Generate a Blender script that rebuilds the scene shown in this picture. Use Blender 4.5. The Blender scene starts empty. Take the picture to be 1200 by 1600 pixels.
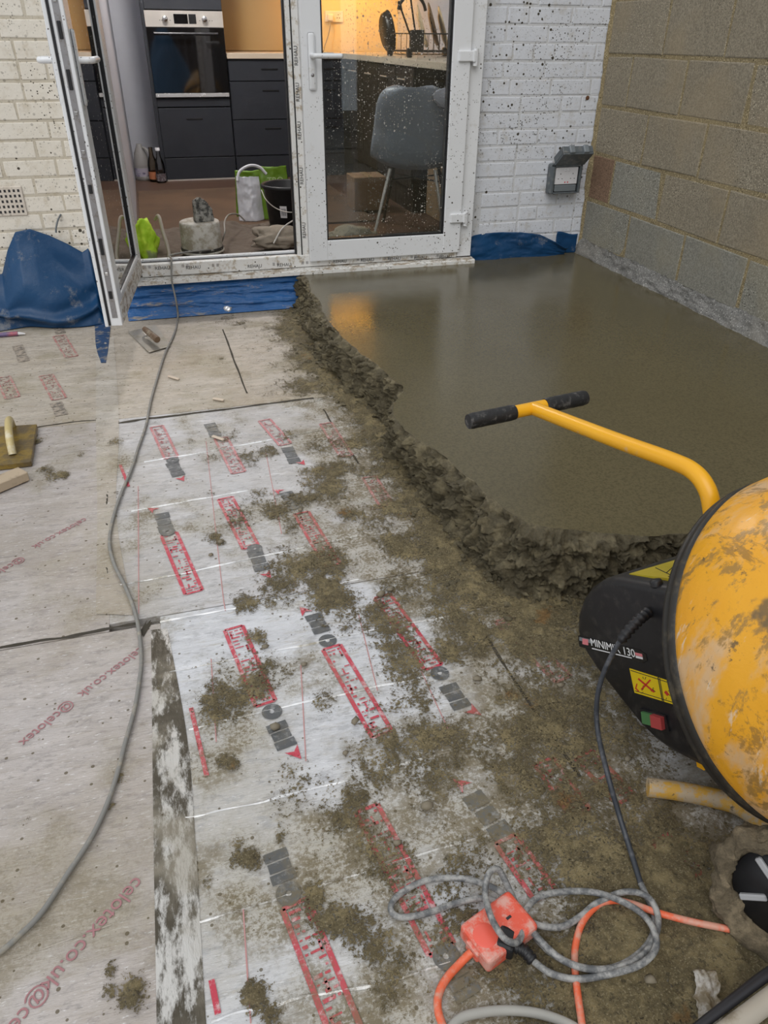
import bpy, bmesh, math, random
import numpy as np
from mathutils import Vector, Matrix
random.seed(7)
SC = bpy.context.scene
COL = SC.collection

# ------------------------------------------------------------------ camera
FPX, PITCH, YAW, ROLL = 1161.47, 0.569883, 0.285683, 0.009633
CAM = np.array([-2.296187, -3.908353, 0.972738])
def _cam_axes():
    cp, sp, cy, sy = math.cos(PITCH), math.sin(PITCH), math.cos(YAW), math.sin(YAW)
    F = np.array([sy*cp, cy*cp, -sp]); R = np.array([cy, -sy, 0.]); U = np.cross(R, F)
    cr, sr = math.cos(ROLL), math.sin(ROLL)
    return cr*R+sr*U, -sr*R+cr*U, F
CR, CU, CF = _cam_axes()
cd = bpy.data.cameras.new('camera'); cam = bpy.data.objects.new('camera', cd); COL.objects.link(cam)
cd.sensor_fit = 'HORIZONTAL'; cd.sensor_width = 36.0; cd.lens = FPX*36/1200
cd.clip_start = 0.02; cd.clip_end = 100
cam.matrix_world = Matrix(((CR[0], CU[0], -CF[0], CAM[0]), (CR[1], CU[1], -CF[1], CAM[1]), (CR[2], CU[2], -CF[2], CAM[2]), (0, 0, 0, 1)))
SC.camera = cam

# ------------------------------------------------------------------ sky, sun, exposure
W = bpy.data.worlds.new('overcast_sky'); SC.world = W; W.use_nodes = True
bg = W.node_tree.nodes['Background']; bg.inputs[0].default_value = (0.90, 0.95, 1.0, 1); bg.inputs[1].default_value = 0.85
sd = bpy.data.lights.new('sun', 'SUN'); sd.energy = 1.3; sd.angle = math.radians(50); sd.color = (1.0, 0.97, 0.93)
sun = bpy.data.objects.new('sun', sd); COL.objects.link(sun)
sun.rotation_euler = Vector((0.45, 0.75, -1.0)).to_track_quat('-Z', 'Y').to_euler()
SC.view_settings.view_transform = 'Standard'; SC.view_settings.look = 'None'
SC.view_settings.gamma = 1.0; SC.view_settings.use_curve_mapping = False
SC.view_settings.exposure = 0.0

# ------------------------------------------------------------------ levels (metres)
ZI = -0.215      # top of the insulation boards
ZS = -0.060      # top of the screed
ZK = -0.030      # kitchen floor
def at(px, py, axis, val):
    """the point on the plane (axis = val) that was measured at this pixel of the 1200x1600 photograph"""
    d = CF + CR*(px-600)/FPX - CU*(py-800)/FPX
    t = (val-CAM[axis])/d[axis]
    return CAM + t*d
def fl(px, py, z=ZI): return at(px, py, 2, z)

# ------------------------------------------------------------------ noise
def _h(ix, iy, iz, seed):
    n = (ix.astype(np.int64)*374761393 + iy.astype(np.int64)*668265263 + iz.astype(np.int64)*2147483647 + seed*974634777) & 0xffffffff
    n = ((n ^ (n >> 13))*1274126177) & 0xffffffff
    n = ((n ^ (n >> 16))*2246822519) & 0xffffffff
    return ((n ^ (n >> 15)) & 0xffffff)/float(0xffffff)*2-1
def vnoise(x, y, z=None, seed=0):
    x = np.asarray(x, float); y = np.asarray(y, float); z = np.zeros_like(x) if z is None else np.asarray(z, float)
    ix, iy, iz = np.floor(x), np.floor(y), np.floor(z); fx, fy, fz = x-ix, y-iy, z-iz
    u, v, w = [t*t*t*(t*(t*6-15)+10) for t in (fx, fy, fz)]
    r = 0
    for a in (0, 1):
        for b in (0, 1):
            for c_ in (0, 1):
                r = r + _h(ix+a, iy+b, iz+c_, seed)*(u if a else 1-u)*(v if b else 1-v)*(w if c_ else 1-w)
    return r
def fbm(x, y, z=None, oct=4, seed=0, gain=.5):
    s, a, f = 0, 1, 1; tot = 0
    for o in range(oct):
        s = s + a*vnoise(x*f, y*f, None if z is None else z*f, seed+o*17); tot += a; a *= gain; f *= 2.03
    return s/tot

# ------------------------------------------------------------------ mesh building
class MB:
    def __init__(s): s.v = []; s.f = []; s.sm = []
    def add(s, v, f, smooth=False):
        o = len(s.v); s.v += [tuple(float(q) for q in p) for p in v]
        s.f += [tuple(i+o for i in t) for t in f]; s.sm += [smooth]*len(f); return s
    def box(s, x0, x1, y0, y1, z0, z1, M=None):
        v = [(x, y, z) for z in (z0, z1) for y in (y0, y1) for x in (x0, x1)]
        if M is not None: v = [tuple(M @ Vector(p)) for p in v]
        return s.add(v, [(0, 2, 3, 1), (4, 5, 7, 6), (0, 1, 5, 4), (2, 6, 7, 3), (0, 4, 6, 2), (1, 3, 7, 5)])
    def rbox(s, x0, x1, y0, y1, z0, z1, r=.004, seg=2, M=None, smooth=False):
        bm = bmesh.new(); bmesh.ops.create_cube(bm, size=1)
        for v in bm.verts: v.co = Vector(((x0+x1)/2+v.co.x*(x1-x0), (y0+y1)/2+v.co.y*(y1-y0), (z0+z1)/2+v.co.z*(z1-z0)))
        bmesh.ops.bevel(bm, geom=bm.edges[:], offset=r, segments=seg, profile=.5, affect='EDGES')
        return s.bm(bm, M, smooth)
    def bm(s, bm, M=None, smooth=False):
        bm.verts.index_update()
        v = [tuple((M @ q.co) if M is not None else q.co) for q in bm.verts]; f = [tuple(q.index for q in p.verts) for p in bm.faces]
        bm.free(); return s.add(v, f, smooth)
    def tube(s, pts, r, n=10, cap=True, smooth=True):
        P = [Vector(p) for p in pts]; m = len(P); R = r if hasattr(r, '__len__') else [r]*m
        T = [(P[min(i+1, m-1)]-P[max(i-1, 0)]).normalized() for i in range(m)]
        ref = Vector((0, 0, 1)) if abs(T[0].z) < .9 else Vector((1, 0, 0)); N = (ref-T[0]*ref.dot(T[0])).normalized(); v = []; f = []
        for i in range(m):
            N = (N-T[i]*N.dot(T[i])).normalized(); B = T[i].cross(N)
            for k in range(n):
                a = 2*math.pi*k/n; v.append(P[i]+(N*math.cos(a)+B*math.sin(a))*R[i])
        for i in range(m-1):
            for k in range(n): f.append((i*n+k, i*n+(k+1) % n, (i+1)*n+(k+1) % n, (i+1)*n+k))
        s.add(v, f, smooth)
        if cap:
            s.add(v[:n], [tuple(range(n))[::-1]]); s.add(v[-n:], [tuple(range(n))])
        return s
    def lathe(s, prof, n=32, M=None, smooth=True, a0=0, a1=2*math.pi):
        # prof: (r, z) list, revolved about local z
        v = []; f = []; full = abs(a1-a0-2*math.pi) < 1e-6; nn = n if full else n+1
        for r, z in prof:
            for k in range(nn):
                a = a0+(a1-a0)*k/n; v.append(Vector((r*math.cos(a), r*math.sin(a), z)))
        for i in range(len(prof)-1):
            for k in range(n): f.append((i*nn+k, i*nn+(k+1) % nn, (i+1)*nn+(k+1) % nn, (i+1)*nn+k))
        if M is not None: v = [M @ p for p in v]
        return s.add(v, f, smooth)
    def prism(s, poly, d0, d1, fr, smooth=False, n_bev=0):
        # poly of (a, b) in frame fr = (origin, A, B, N); extruded along N from d0 to d1
        O, A, B, N = [Vector(q) for q in fr]; m = len(poly)
        v = [O+A*a+B*b+N*d0 for a, b in poly]+[O+A*a+B*b+N*d1 for a, b in poly]
        f = [tuple(range(m))[::-1], tuple(range(m, 2*m))]+[(i, (i+1) % m, m+(i+1) % m, m+i) for i in range(m)]
        return s.add(v, f, smooth)
    def grid(s, X, Y, Z, smooth=True, keep=None):
        n, m = X.shape; v = np.stack([X, Y, Z], -1).reshape(-1, 3)
        i = np.arange(n*m).reshape(n, m); f = np.stack([i[:-1, :-1], i[:-1, 1:], i[1:, 1:], i[1:, :-1]], -1).reshape(-1, 4)
        if keep is not None:
            f = f[keep.reshape(-1)]; used = np.unique(f); mp = np.full(n*m, -1); mp[used] = np.arange(len(used)); f = mp[f]; v = v[used]
        return s.add(v.tolist(), f.tolist(), smooth)
    def mesh(s, name, origin=(0, 0, 0)):
        me = bpy.data.meshes.new(name); o = origin
        me.from_pydata([(p[0]-o[0], p[1]-o[1], p[2]-o[2]) for p in s.v], [], s.f)
        me.polygons.foreach_set('use_smooth', s.sm); me.update(); return me
    def build(s, name, mat, parent=None, origin=None):
        o = (0, 0, 0) if origin is None else tuple(origin)
        if parent is not None and origin is None: o = tuple(parent['_o']) if '_o' in parent else (0, 0, 0)
        ob = bpy.data.objects.new(name, s.mesh(name, o)); COL.objects.link(ob)
        if mat: ob.data.materials.append(mat)
        if parent is not None:
            ob.parent = parent; po = tuple(parent['_o']) if '_o' in parent else (0, 0, 0)
            ob.location = (o[0]-po[0], o[1]-po[1], o[2]-po[2])
        else: ob.location = o
        ob['_o'] = o
        return ob
def empty(name, loc):
    o = bpy.data.objects.new(name, None); COL.objects.link(o); o.location = tuple(float(q) for q in loc); o['_o'] = tuple(float(q) for q in loc); o.empty_display_size = .05; return o
def tag(o, label=None, cat=None, group=None, kind=None):
    if label: o['label'] = label
    if cat: o['category'] = cat
    if group: o['group'] = group
    if kind: o['kind'] = kind
    return o
def weighted(ob, r=.003, seg=2):
    b = ob.modifiers.new('bevel', 'BEVEL'); b.width = r; b.segments = seg; b.limit_method = 'ANGLE'; b.angle_limit = math.radians(40); return ob
def smooth_path(P, n=10):
    P = [np.array(p, float) for p in P]; Q = [2*P[0]-P[1]]+P+[2*P[-1]-P[-2]]; out = []
    for i in range(1, len(Q)-2):
        p0, p1, p2, p3 = Q[i-1:i+3]
        for k in range(n):
            t = k/n
            out.append(.5*((2*p1)+(-p0+p2)*t+(2*p0-5*p1+4*p2-p3)*t*t+(-p0+3*p1-3*p2+p3)*t**3))
    out.append(P[-1]); return [tuple(p) for p in out]
def text_mesh(txt, size, M, extrude=.0004, font_squash=1.0):
    cu = bpy.data.curves.new('t', 'FONT'); cu.body = txt; cu.size = size; cu.align_x = 'CENTER'; cu.align_y = 'CENTER'; cu.extrude = extrude; cu.resolution_u = 4
    ob = bpy.data.objects.new('t', cu); COL.objects.link(ob); bpy.context.view_layer.update()
    dg = bpy.context.evaluated_depsgraph_get(); me = bpy.data.meshes.new_from_object(ob.evaluated_get(dg))
    mb = MB(); mb.add([tuple(M @ Vector((v.co.x*font_squash, v.co.y, v.co.z))) for v in me.vertices], [tuple(p.vertices) for p in me.polygons])
    bpy.data.objects.remove(ob); bpy.data.curves.remove(cu); bpy.data.meshes.remove(me); return mb
def frame_matrix(O, A, B, N):
    return Matrix(((A[0], B[0], N[0], O[0]), (A[1], B[1], N[1], O[1]), (A[2], B[2], N[2], O[2]), (0, 0, 0, 1)))

# ------------------------------------------------------------------ materials
class NT:
    def __init__(s, name):
        s.m = bpy.data.materials.new(name); s.m.use_nodes = True; s.t = s.m.node_tree; s.b = s.t.nodes['Principled BSDF']; s.out = s.t.nodes['Material Output']
        s._pos = None
    def n(s, typ, **kw):
        q = s.t.nodes.new(typ)
        for k, v in kw.items(): setattr(q, k, v)
        return q
    def l(s, a, b): s.t.links.new(a, b)
    def pos(s, world=True):
        if s._pos is None:
            s._pos = s.n('ShaderNodeNewGeometry').outputs['Position'] if world else s.n('ShaderNodeTexCoord').outputs['Object']
        return s._pos
    def noise(s, scale, detail=4, rough=.55, vec=None, stretch=None, out='Fac'):
        q = s.n('ShaderNodeTexNoise'); q.inputs['Scale'].default_value = scale; q.inputs['Detail'].default_value = detail; q.inputs['Roughness'].default_value = rough
        v = vec or s.pos()
        if stretch:
            mp = s.n('ShaderNodeMapping'); mp.inputs['Scale'].default_value = stretch[:3]
            if len(stretch) > 3: mp.inputs['Rotation'].default_value = (0, 0, stretch[3])
            s.l(v, mp.inputs[0]); v = mp.outputs[0]
        s.l(v, q.inputs['Vector']); return q.outputs[out]
    def ramp(s, fac, p0, p1, v0=0., v1=1.):
        q = s.n('ShaderNodeMapRange'); q.inputs[1].default_value = p0; q.inputs[2].default_value = p1; q.inputs[3].default_value = v0; q.inputs[4].default_value = v1; q.interpolation_type = 'SMOOTHSTEP'
        s.l(fac, q.inputs[0]); return q.outputs[0]
    def math(s, op, a, b):
        q = s.n('ShaderNodeMath', operation=op)
        for i, x in enumerate((a, b)):
            if isinstance(x, (int, float)): q.inputs[i].default_value = x
            else: s.l(x, q.inputs[i])
        return q.outputs[0]
    def mix(s, fac, a, b):
        q = s.n('ShaderNodeMix', data_type='RGBA')
        for sock, x in ((q.inputs[0], fac), (q.inputs[6], a), (q.inputs[7], b)):
            if isinstance(x, tuple): sock.default_value = x if len(x) == 4 else (*x, 1)
            elif isinstance(x, (int, float)): sock.default_value = x
            else: s.l(x, sock)
        return q.outputs[2]
    def specks(s, scale, r, prob=.5, vec=None):
        q = s.n('ShaderNodeTexVoronoi'); q.inputs['Scale'].default_value = scale; s.l(vec or s.pos(), q.inputs['Vector'])
        sep = s.n('ShaderNodeSeparateColor'); s.l(q.outputs['Color'], sep.inputs[0])
        rad = s.math('MULTIPLY', s.ramp(sep.outputs[0], 1-prob, 1.0), r)
        return s.ramp(s.math('SUBTRACT', rad, q.outputs['Distance']), 0, .03)
    def color(s, c):
        if isinstance(c, tuple): s.b.inputs['Base Color'].default_value = (*c, 1) if len(c) == 3 else c
        else: s.l(c, s.b.inputs['Base Color'])
        return s
    def rough(s, r):
        if isinstance(r, (int, float)): s.b.inputs['Roughness'].default_value = r
        else: s.l(r, s.b.inputs['Roughness'])
        return s
    def bump(s, h, strength=.3, dist=.01):
        q = s.n('ShaderNodeBump'); q.inputs['Strength'].default_value = strength; q.inputs['Distance'].default_value = dist
        s.l(h, q.inputs['Height'])
        if s.b.inputs['Normal'].links: s.l(s.b.inputs['Normal'].links[0].from_socket, q.inputs['Normal'])
        s.l(q.outputs[0], s.b.inputs['Normal']); return s
    def set(s, **kw):
        for k, v in kw.items(): s.b.inputs[k.replace('_', ' ')].default_value = v
        return s
def simple(name, col, rough=.5, metal=0., var=.12, scale=9., bump=0., bscale=120., dust=None, world=False, spec=.5):
    q = NT(name); q.pos(world)
    c = q.mix(q.noise(scale, 5), tuple(x*(1-var) for x in col), tuple(min(1, x*(1+var)) for x in col))
    if dust: c = q.mix(q.ramp(q.noise(dust[1], 6, .65), .5, .68, 0, dust[2]), c, dust[0])
    q.color(c); q.rough(q.ramp(q.noise(scale*2.3, 3), .3, .7, max(.02, rough*.85), min(1, rough*1.15))); q.set(Metallic=metal, Specular_IOR_Level=spec)
    if bump: q.bump(q.noise(bscale, 4), bump, .004)
    return q.m

# -------- the place's materials
def painted_brick(name, c_a, c_b, joint, sp_prob, dust_amt):
    q = NT(name); q.pos(True)
    c = q.mix(q.noise(3.5, 5, .6), c_a, c_b)
    c = q.mix(q.ramp(q.noise(16, 6, .7), .50, .72, 0, dust_amt), c, joint)
    c = q.mix(q.specks(20, .17, sp_prob*.8), c, (.05, .04, .025))
    c = q.mix(q.math('MULTIPLY', q.ramp(q.noise(1.7, 2), .42, .58, .35, 1), q.specks(58, .36, sp_prob*1.15)), c, (.045, .035, .02))
    c = q.mix(q.math('MULTIPLY', q.ramp(q.noise(2.3, 2), .45, .6, .2, 1), q.specks(120, .42, sp_prob*1.5)), c, (.05, .04, .025))
    q.color(c).rough(.62); q.bump(q.noise(45, 6, .6), .35, .006); q.bump(q.noise(240, 3), .2, .002)
    oi = q.n('ShaderNodeObjectInfo')
    return q.m
M_BR_R = painted_brick('white_painted_brick', (.60, .62, .67), (.74, .76, .81), (.42, .37, .29), .42, .45)
M_BR_L = painted_brick('cream_painted_brick', (.68, .62, .52), (.82, .78, .71), (.47, .39, .27), .36, .5)
M_JOINT_R = painted_brick('painted_joint_cool', (.54, .545, .56), (.68, .69, .71), (.40, .36, .29), .4, .5)
M_JOINT_L = painted_brick('painted_joint_warm', (.5, .44, .34), (.62, .57, .48), (.36, .29, .18), .4, .6)
def block_mat(name, a, b, warm):
    q = NT(name); q.pos(True)
    c = q.mix(q.noise(4, 5, .6), a, b)
    c = q.mix(q.ramp(q.noise(150, 3, .7), .38, .62, 0, .55), c, tuple(x*.45 for x in a))
    c = q.mix(q.specks(160, .42, .5), c, tuple(min(1, x*1.4) for x in b))
    c = q.mix(q.specks(90, .3, .35), c, tuple(x*.35 for x in a))
    c = q.mix(q.ramp(q.noise(2.2, 3), .5, .65, 0, .4), c, warm)
    q.color(c).rough(.9); q.bump(q.noise(170, 4, .7), .5, .006); q.bump(q.noise(40, 4), .3, .006); q.set(Specular_IOR_Level=.2)
    return q.m
M_BLOCK = block_mat('concrete_block', (.28, .24, .175), (.40, .35, .265), (.36, .285, .18))
M_BLOCK_G = block_mat('grey_concrete_block', (.255, .245, .205), (.38, .365, .315), (.33, .295, .21))
M_BLOCK_R = block_mat('reddish_block', (.24, .15, .1), (.33, .22, .15), (.26, .17, .1))
M_MORTAR = block_mat('sandy_mortar', (.27, .21, .115), (.40, .33, .20), (.36, .28, .15))
M_FOOT = block_mat('grey_mortar_edge', (.17, .165, .155), (.36, .35, .33), (.24, .22, .18))

def grime(q, c, amt=.8, veil=.42):
    """site dust and cement film lying over foil and print alike, in world space"""
    sx = q.n('ShaderNodeSeparateXYZ'); q.l(q.pos(True), sx.inputs[0])
    near = q.ramp(sx.outputs[0], -2.35, -1.55, -.05, .085)          # dirtier beside the pour
    low = q.ramp(sx.outputs[1], -2.2, -3.4, -.015, .06)
    b = q.math('ADD', near, low)
    n1 = q.math('ADD', q.noise(3.2, 6, .62), b)
    n2 = q.math('ADD', q.noise(130, 6, .75), q.math('ADD', q.math('MULTIPLY', b, .6), q.math('MULTIPLY', q.math('SUBTRACT', q.noise(14, 4, .6), .5), .7)))
    m1 = q.ramp(n1, .44, .60)
    film = q.math('MULTIPLY', m1, q.ramp(n2, .42, .60))
    c = q.mix(q.math('MULTIPLY', m1, veil), c, (.33, .29, .19))
    c = q.mix(q.math('MULTIPLY', film, amt), c, (.155, .118, .055))
    c = q.mix(q.math('MULTIPLY', q.specks(62, .24, .35), .8), c, (.10, .075, .035))
    return c
def foil(name, a, b, dusty, gr=.8):
    q = NT(name); q.pos(True)
    c = q.mix(q.noise(5, 4, .6), a, b)
    st = q.noise(9, 6, .7, stretch=(.35, 2.2, 1, .35))
    c = q.mix(q.ramp(st, .45, .7, 0, .5), c, tuple(min(1, x*1.25) for x in b))
    c = q.mix(q.ramp(q.noise(40, 6, .75, stretch=(.4, 2.5, 1, .2)), .52, .68, 0, .55), c, dusty)
    c = q.mix(q.ramp(q.noise(2.1, 4), .44, .66, 0, .55), c, dusty)
    wr1 = q.noise(34, 6, .78, stretch=(.7, 1.6, 1, .5)); c = q.mix(q.ramp(wr1, .36, .50, .5, 0), c, tuple(x*.62 for x in a))
    c = q.mix(q.ramp(q.noise(120, 4, .7, stretch=(.5, 1.8, 1, .3)), .58, .70, 0, .5), c, (.86, .86, .87))
    if gr: c = grime(q, c, amt=gr)
    q.color(c); q.rough(q.ramp(q.noise(14, 4), .3, .7, .48, .72)); q.set(Metallic=.12, Specular_IOR_Level=.35)
    q.bump(q.noise(11, 5, .6, stretch=(.5, 2.4, 1, .2)), .5, .014); q.bump(q.noise(38, 6, .75, stretch=(.7, 1.6, 1, .5)), .45, .006); q.bump(q.noise(130, 4, stretch=(.4, 2, 1, .25)), .3, .003)
    return q.m
M_FOIL_R = foil('foil_facing_bright', (.50, .50, .52), (.70, .71, .74), (.40, .36, .29))
M_FOIL_L = foil('foil_facing_dusty', (.41, .37, .355), (.57, .53, .515), (.35, .30, .245), .35)
M_FOIL_M = foil('foil_facing_greyed', (.45, .435, .435), (.63, .62, .63), (.38, .34, .29))
M_FOIL_F = foil('foil_facing_trodden', (.42, .37, .31), (.53, .48, .42), (.36, .29, .2), .35)
M_TAPE_F = foil('foil_tape_dusty', (.42, .38, .33), (.56, .52, .47), (.33, .27, .2), .45)
q = NT('foil_tape_painted_reflections'); q.pos(True)
c = q.mix(q.ramp(q.noise(26, 6, .75, stretch=(1, .35, 1)), .46, .60), (.075, .062, .042), (.58, .56, .53))  # dark reflections of the crumpled tape are mixed into its colour
c = q.mix(q.ramp(q.noise(5, 4), .48, .62, 0, .6), c, (.36, .32, .25)); q.color(c); q.rough(.38); q.set(Metallic=.35); q.bump(q.noise(30, 5, .7, stretch=(1, .3, 1)), .7, .01); M_TAPE = q.m
def print_mat(name, col, foilc):
    q = NT(name); q.pos(True)
    c = q.mix(q.ramp(q.noise(60, 5, .75), .50, .66, 0, .75), col, foilc)
    c = grime(q, c, .7, .16); q.color(c); q.rough(.5); return q.m
M_RED = print_mat('red_print', (.50, .045, .075), (.62, .5, .5))
M_GREY = print_mat('grey_print', (.075, .08, .085), (.26, .26, .26))
q = NT('faded_red_print'); q.pos(True); q.color(q.mix(q.ramp(q.noise(50, 5, .7), .4, .62), (.42, .17, .16), (.44, .36, .31))); q.rough(.6); M_REDF = q.m
q = NT('faded_grey_print'); q.pos(True); q.color(q.mix(q.ramp(q.noise(60, 5, .7), .35, .6), (.14, .125, .11), (.40, .34, .28))); q.rough(.6); M_GREYF = q.m
M_PINK = simple('thin_red_line_print', (.50, .25, .24), .55, world=True)

def wet_concrete(name, a, b, rough, lump, grain=False):
    q = NT(name); q.pos(True)
    c = q.mix(q.noise(2.0, 5, .6), a, b)
    c = q.mix(q.ramp(q.noise(140, 4, .7), .42, .62, 0, .45), c, tuple(x*.5 for x in a))
    if lump: c = q.mix(q.ramp(q.noise(18, 6, .7), .46, .64, 0, .65), c, tuple(x*1.9 for x in b))
    if grain:
        c = q.mix(q.ramp(q.noise(300, 3, .7), .54, .66, 0, .75), c, (.40, .34, .21)); c = q.mix(q.ramp(q.noise(7, 5, .7), .62, .70, 0, .6), c, (.27, .13, .03)); c = q.mix(q.ramp(q.noise(90, 5, .75), .55, .64, 0, .7), c, (.05, .04, .02))
    q.color(c)
    q.rough(q.ramp(q.noise(1.6, 4, .6), .35, .65, rough*.72, rough*1.35))
    if lump: q.bump(q.noise(130, 6, .75), .8, .012); q.bump(q.noise(480, 3, .7), .5, .004)
    else:
        q.bump(q.noise(2.6, 3, .5, stretch=(1, .55, 1, .6)), .06, .02); q.bump(q.noise(330, 3, .6), .06, .002); q.bump(q.noise(22, 4, .5, stretch=(2.2, .5, 1, .5)), .05, .004)
    return q.m
M_SCREED = wet_concrete('trowelled_wet_screed', (.098, .081, .041), (.134, .113, .062), .19, False)
M_ROUGH = wet_concrete('crumbly_wet_concrete', (.105, .085, .046), (.15, .125, .072), .6, True)
M_MUD = wet_concrete('splashed_cement_mud', (.14, .108, .050), (.20, .158, .078), .6, True, True)
def feather(m):
    # the film breaks up into grains where it thins out (cover = thickness of the mud on the mesh)
    t = m.node_tree; a = t.nodes.new('ShaderNodeAttribute'); a.attribute_name = 'cover'; g = t.nodes.new('ShaderNodeNewGeometry')
    n1 = t.nodes.new('ShaderNodeTexNoise'); n1.inputs['Scale'].default_value = 210; n1.inputs['Detail'].default_value = 4; n1.inputs['Roughness'].default_value = .7; t.links.new(g.outputs['Position'], n1.inputs['Vector'])
    mu = t.nodes.new('ShaderNodeMath'); mu.operation = 'MULTIPLY_ADD'; mu.inputs[1].default_value = 2.4; mu.inputs[2].default_value = -1.24; t.links.new(n1.outputs['Fac'], mu.inputs[0])
    ad = t.nodes.new('ShaderNodeMath'); ad.operation = 'ADD'; t.links.new(a.outputs['Fac'], ad.inputs[0]); t.links.new(mu.outputs[0], ad.inputs[1])
    mr = t.nodes.new('ShaderNodeMapRange'); mr.inputs[1].default_value = -.03; mr.inputs[2].default_value = .06; t.links.new(ad.outputs[0], mr.inputs[0])
    t.links.new(mr.outputs[0], t.nodes['Principled BSDF'].inputs['Alpha'])
feather(M_MUD)

q = NT('white_upvc'); q.pos(True)
c = q.mix(q.noise(5, 4), (.74, .75, .77), (.82, .83, .85))
c = q.mix(q.math('MULTIPLY', q.ramp(q.noise(3, 3), .44, .6), q.specks(60, .28, .5)), c, (.06, .05, .035))
c = q.mix(q.math('MULTIPLY', q.ramp(q.noise(4, 3), .44, .6), q.specks(110, .34, .6)), c, (.08, .065, .05))
c = q.mix(q.ramp(q.noise(14, 6, .7), .56, .72, 0, .45), c, (.42, .38, .3)); q.color(c); q.rough(.28); M_UPVC = q.m
q = NT('mud_scuffed_upvc'); q.pos(True)
c = q.mix(q.ramp(q.noise(22, 6, .72, stretch=(.6, 1, 2)), .45, .60), (.74, .73, .70), (.33, .26, .18)); c = q.mix(q.ramp(q.noise(70, 4, .7), .53, .62, 0, .7), c, (.12, .09, .055)); q.color(c); q.rough(.45); M_SILL = q.m
q = NT('upvc_protective_film'); q.pos(True)
c = q.mix(q.ramp(q.noise(30, 6, .7), .50, .66), (.78, .77, .75), (.45, .38, .29)); c = q.mix(q.specks(60, .25, .3), c, (.07, .055, .035)); q.color(c); q.rough(.35); M_FILM = q.m
M_BLACK = simple('black_rubber', (.012, .012, .014), .5)
M_INK = simple('black_ink', (.02, .02, .022), .6)
M_LOCK = simple('zinc_lock_strip', (.34, .33, .34), .42, .6, dust=((.2, .17, .13), 60, .6))
def glass_mat(name, tint, sp=.0, rough=.0, spcol=(.55, .52, .47)):
    q = NT(name); q.pos(True); q.t.nodes.remove(q.b)
    tr = q.n('ShaderNodeBsdfTransparent'); tr.inputs[0].default_value = (*tint, 1)
    gl = q.n('ShaderNodeBsdfGlossy'); gl.inputs['Roughness'].default_value = max(rough, .01); fr = q.n('ShaderNodeFresnel'); fr.inputs[0].default_value = 1.5
    mx = q.n('ShaderNodeMixShader'); q.l(fr.outputs[0], mx.inputs[0]); q.l(tr.outputs[0], mx.inputs[1]); q.l(gl.outputs[0], mx.inputs[2]); last = mx.outputs[0]
    if sp:
        df = q.n('ShaderNodeBsdfDiffuse'); df.inputs[0].default_value = (*spcol, 1)
        m = q.math('MAXIMUM', q.specks(40, .20, sp*1.1), q.specks(100, .28, sp*1.2))
        m = q.math('MAXIMUM', q.math('MULTIPLY', m, q.ramp(q.noise(3, 2), .38, .56)), q.math('MULTIPLY', q.ramp(q.noise(38, 5, .75, stretch=(1.2, 1, .5)), .66, .76), .4))
        m2 = q.n('ShaderNodeMixShader'); q.l(m, m2.inputs[0]); q.l(last, m2.inputs[1]); q.l(df.outputs[0], m2.inputs[2]); last = m2.outputs[0]
    q.l(last, q.out.inputs[0]); return q.m
M_GLASS = glass_mat('splashed_door_glass', (.93, .95, .95), .5)
M_GLASS_O = glass_mat('open_door_glass', (.86, .87, .86), .25)
M_CLEAR = glass_mat('clear_bottle', (.90, .90, .88), 0, .05)
M_AMBER = glass_mat('brown_tint_bottle', (.70, .6, .48), 0, .03)

# ------------------------------------------------------------------ brick walls
PITCHZ, Z0B = .0747, .201-6*.0747
def brick_variants(L, n, mat, seed):
    rnd = random.Random(seed); out = []
    for i in range(n):
        bm = bmesh.new(); bmesh.ops.create_cube(bm, size=1)
        for v in bm.verts: v.co = Vector((v.co.x*L+rnd.uniform(-.0025, .0025), v.co.y*.1, v.co.z*.0655+rnd.uniform(-.002, .002)))
        bmesh.ops.bevel(bm, geom=[e for e in bm.edges if all(v.co.y < 0 for v in e.verts)], offset=.0035, segments=2, profile=.6, affect='EDGES')
        mb = MB(); mb.bm(bm, None, False); me = mb.mesh('brick'); me.materials.append(mat); out.append(me)
    return out
def brick_face(wall, x0, x1, z_top, mat, seed, holes=()):
    rnd = random.Random(seed); st = brick_variants(.2155, 5, mat, seed); hd = brick_variants(.103, 4, mat, seed+1); cl = brick_variants(.060, 2, mat, seed+2)
    k = 0; z = Z0B
    while z < z_top:
        x = x1 - .004; i = k % 2
        seq = [0] if i else [1]
        if rnd.random() < .3: seq = [2]+seq
        while x > x0:
            t = seq.pop(0) if seq else (0 if rnd.random() < .72 else 1)
            L = (.2155, .103, .060)[t]; cx = x-L/2; cz = z+PITCHZ/2
            if cx-L/2 < x0-.02:
                if x-x0 > .075: t = 1; L = .103; cx = max(x0+L/2, x-L/2)
                elif x-x0 > .05: t = 2; L = .06; cx = x-L/2
                else: break
            if not any(cx+L/2 > a and cx-L/2 < b and cz+.03 > c_ and cz-.03 < d for a, b, c_, d in holes):
                o = bpy.data.objects.new('brick', rnd.choice((st, hd, cl)[t])); COL.objects.link(o); o.parent = wall
                o.location = (cx, .047+rnd.uniform(-.0015, .0015), cz); o.rotation_euler = (rnd.uniform(-.008, .008), rnd.uniform(-.006, .006), rnd.uniform(-.006, .006))
            x -= L+.0095
        z += PITCHZ; k += 1
XD0, XD1 = -2.47, -.69    # door opening
wr = MB().box(XD1, 0, -.0008, .28, -.9, 2.6).build('wall_back_right', M_JOINT_R); tag(wr, 'white painted brick house wall between patio doors and block wall', kind='structure')
wl = MB().box(-4.4, XD0, -.0008, .28, -.9, 2.6).build('wall_back_left', M_JOINT_L); tag(wl, 'cream painted brick house wall left of patio doors', kind='structure')
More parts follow.
